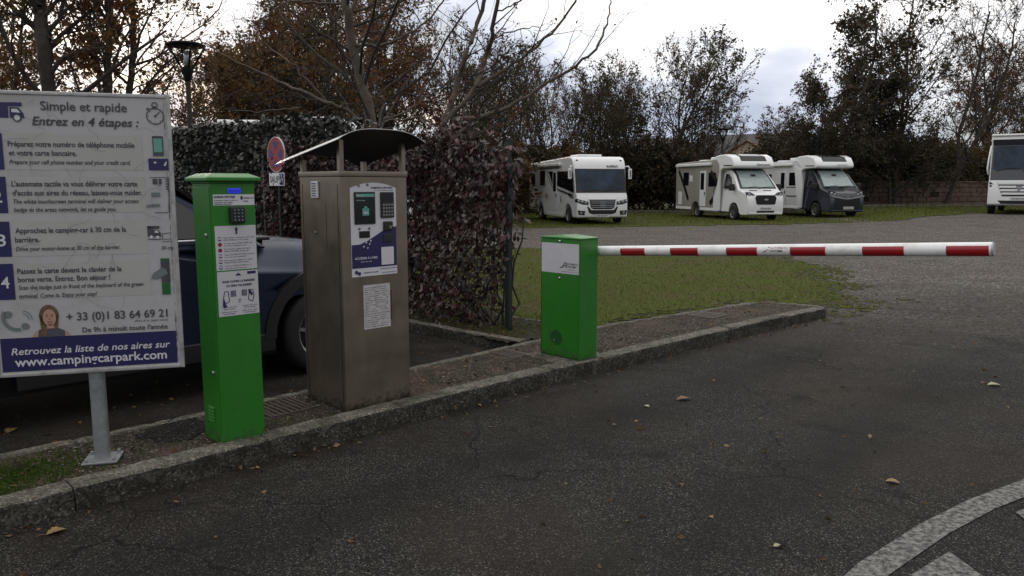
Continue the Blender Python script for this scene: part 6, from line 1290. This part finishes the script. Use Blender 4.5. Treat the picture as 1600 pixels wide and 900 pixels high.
def litter():
    rng = np.random.default_rng(73); C = TB(); pts = []
    def put(s, t, z, n=1): pts.append((*[(s-t)*Q, (s+t)*Q], z))
    for i in range(330):                                     # gutter along the kerb
        s = rng.uniform(-.5, 9); c = .5+.5*math.sin(s*2.9)*math.sin(s*1.1+.5)
        if rng.random() < c*.8: put(s, np.interp(s, [p[0] for p in FRONT[:11]], [p[1] for p in FRONT[:11]])-.03-abs(rng.normal())*.06, .006)
    for i in range(240): put(rng.uniform(-3, 9), rng.uniform(-1, 3.9), .006)
    for i in range(150): put(rng.uniform(-.5, 4.8), 4.9+rng.random()*1.3, .006)
    for i in range(260): put(rng.uniform(5.05, 5.9), rng.uniform(4.98, 8), .105)
    for i in range(110): put(rng.uniform(-.5, 8.7), rng.uniform(4.1, 4.75), .112)
    n0 = len(pts)
    while len(pts) < n0+850:
        x, y = rng.uniform(-1, 7), rng.uniform(8.3, 18)
        if rng.random() < (.25 if x < 2.5 else 1) and g_in(x, y): pts.append((x, y, .02))
    for i in range(500): x = rng.uniform(0, 22); y = rng.uniform(8, 30); pts.append((x, y, gh(x, y)+.006))
    P = np.array(pts); D = rng.normal(size=P.shape); D[:, 2] *= .18
    C.leaves(rng, P, D, .034, 0, .6, .14); tag(C.build('leaf_litter', [M['litter']]), 'small brown leaf scraps scattered over asphalt, grass and gutter', 'leaf litter', None, 'stuff')
litter()
def leaf(x, y, size, rz, mt, label, seed, z=.006):
    size *= .82; r3 = random.Random(seed); o = thing('fallen_leaf', label, 'leaf', (x, y, z), rz, 'single fallen leaves on the asphalt'); m = MB(); n = 11; up = []; vs = []
    lob = [0, .16, .34, .26, .46, .34, .42, .26, .24, .12, 0]
    for i in range(n):
        a = i/(n-1); w = lob[i]*(.85+.3*r3.random()); zz = .10*math.sin(a*3.1)*size
        for k, h in ((-1, .22), (0, 0), (1, .16)): vs.append((size*(a-.5), k*w*size*.9, zz+h*w*size*.9))
    m.add(vs, [(3*i+j, 3*i+j+1, 3*i+4+j, 3*i+3+j) for i in range(n-1) for j in range(2)]); m.build('blade', mt, o, fix=False, smooth=True)
    m = MB(); m.tube([(-size*.5, 0, .001), (-size*.68, size*.03, .006), (-size*.85, size*.1, .002)], .0016, 5); m.build('stalk', M['leaf_brown'], o)
for a in ((1.251, 5.442, .13, .2, M['leaf_brown'], 'large curled brown leaf on the asphalt in front of the barrier cabinet'), (3.761, 5.839, .12, 2.9, M['leaf_pale'], 'flat pale leaf on the asphalt beneath the tip of the barrier arm'), (2.0, 3.863, .09, -.5, M['leaf_gold'], 'golden curled leaf on the asphalt just above the white arc line'), (-2.05, 3.28, .10, .8, M['leaf_gold'], 'torn yellow leaf lying at the foot of the kerb below the board'), (-3.18, 4.72, .12, 1.7, M['leaf_gold'], 'yellowed leaf on the parking bay behind the board'), (1.148, 3.143, .05, .3, M['leaf_pale'], 'tiny pale scrap of leaf near the bottom of the asphalt lane'), (.949, 5.263, .06, 2.2, M['leaf_pale'], 'small pale leaf left of the large curled brown leaf'), (2.58, 3.62, .10, .4, M['leaf_brown'], 'brown leaf lying on the white arc line at the right edge')): leaf(*a[:6], seed=int(a[0]*100)+500)
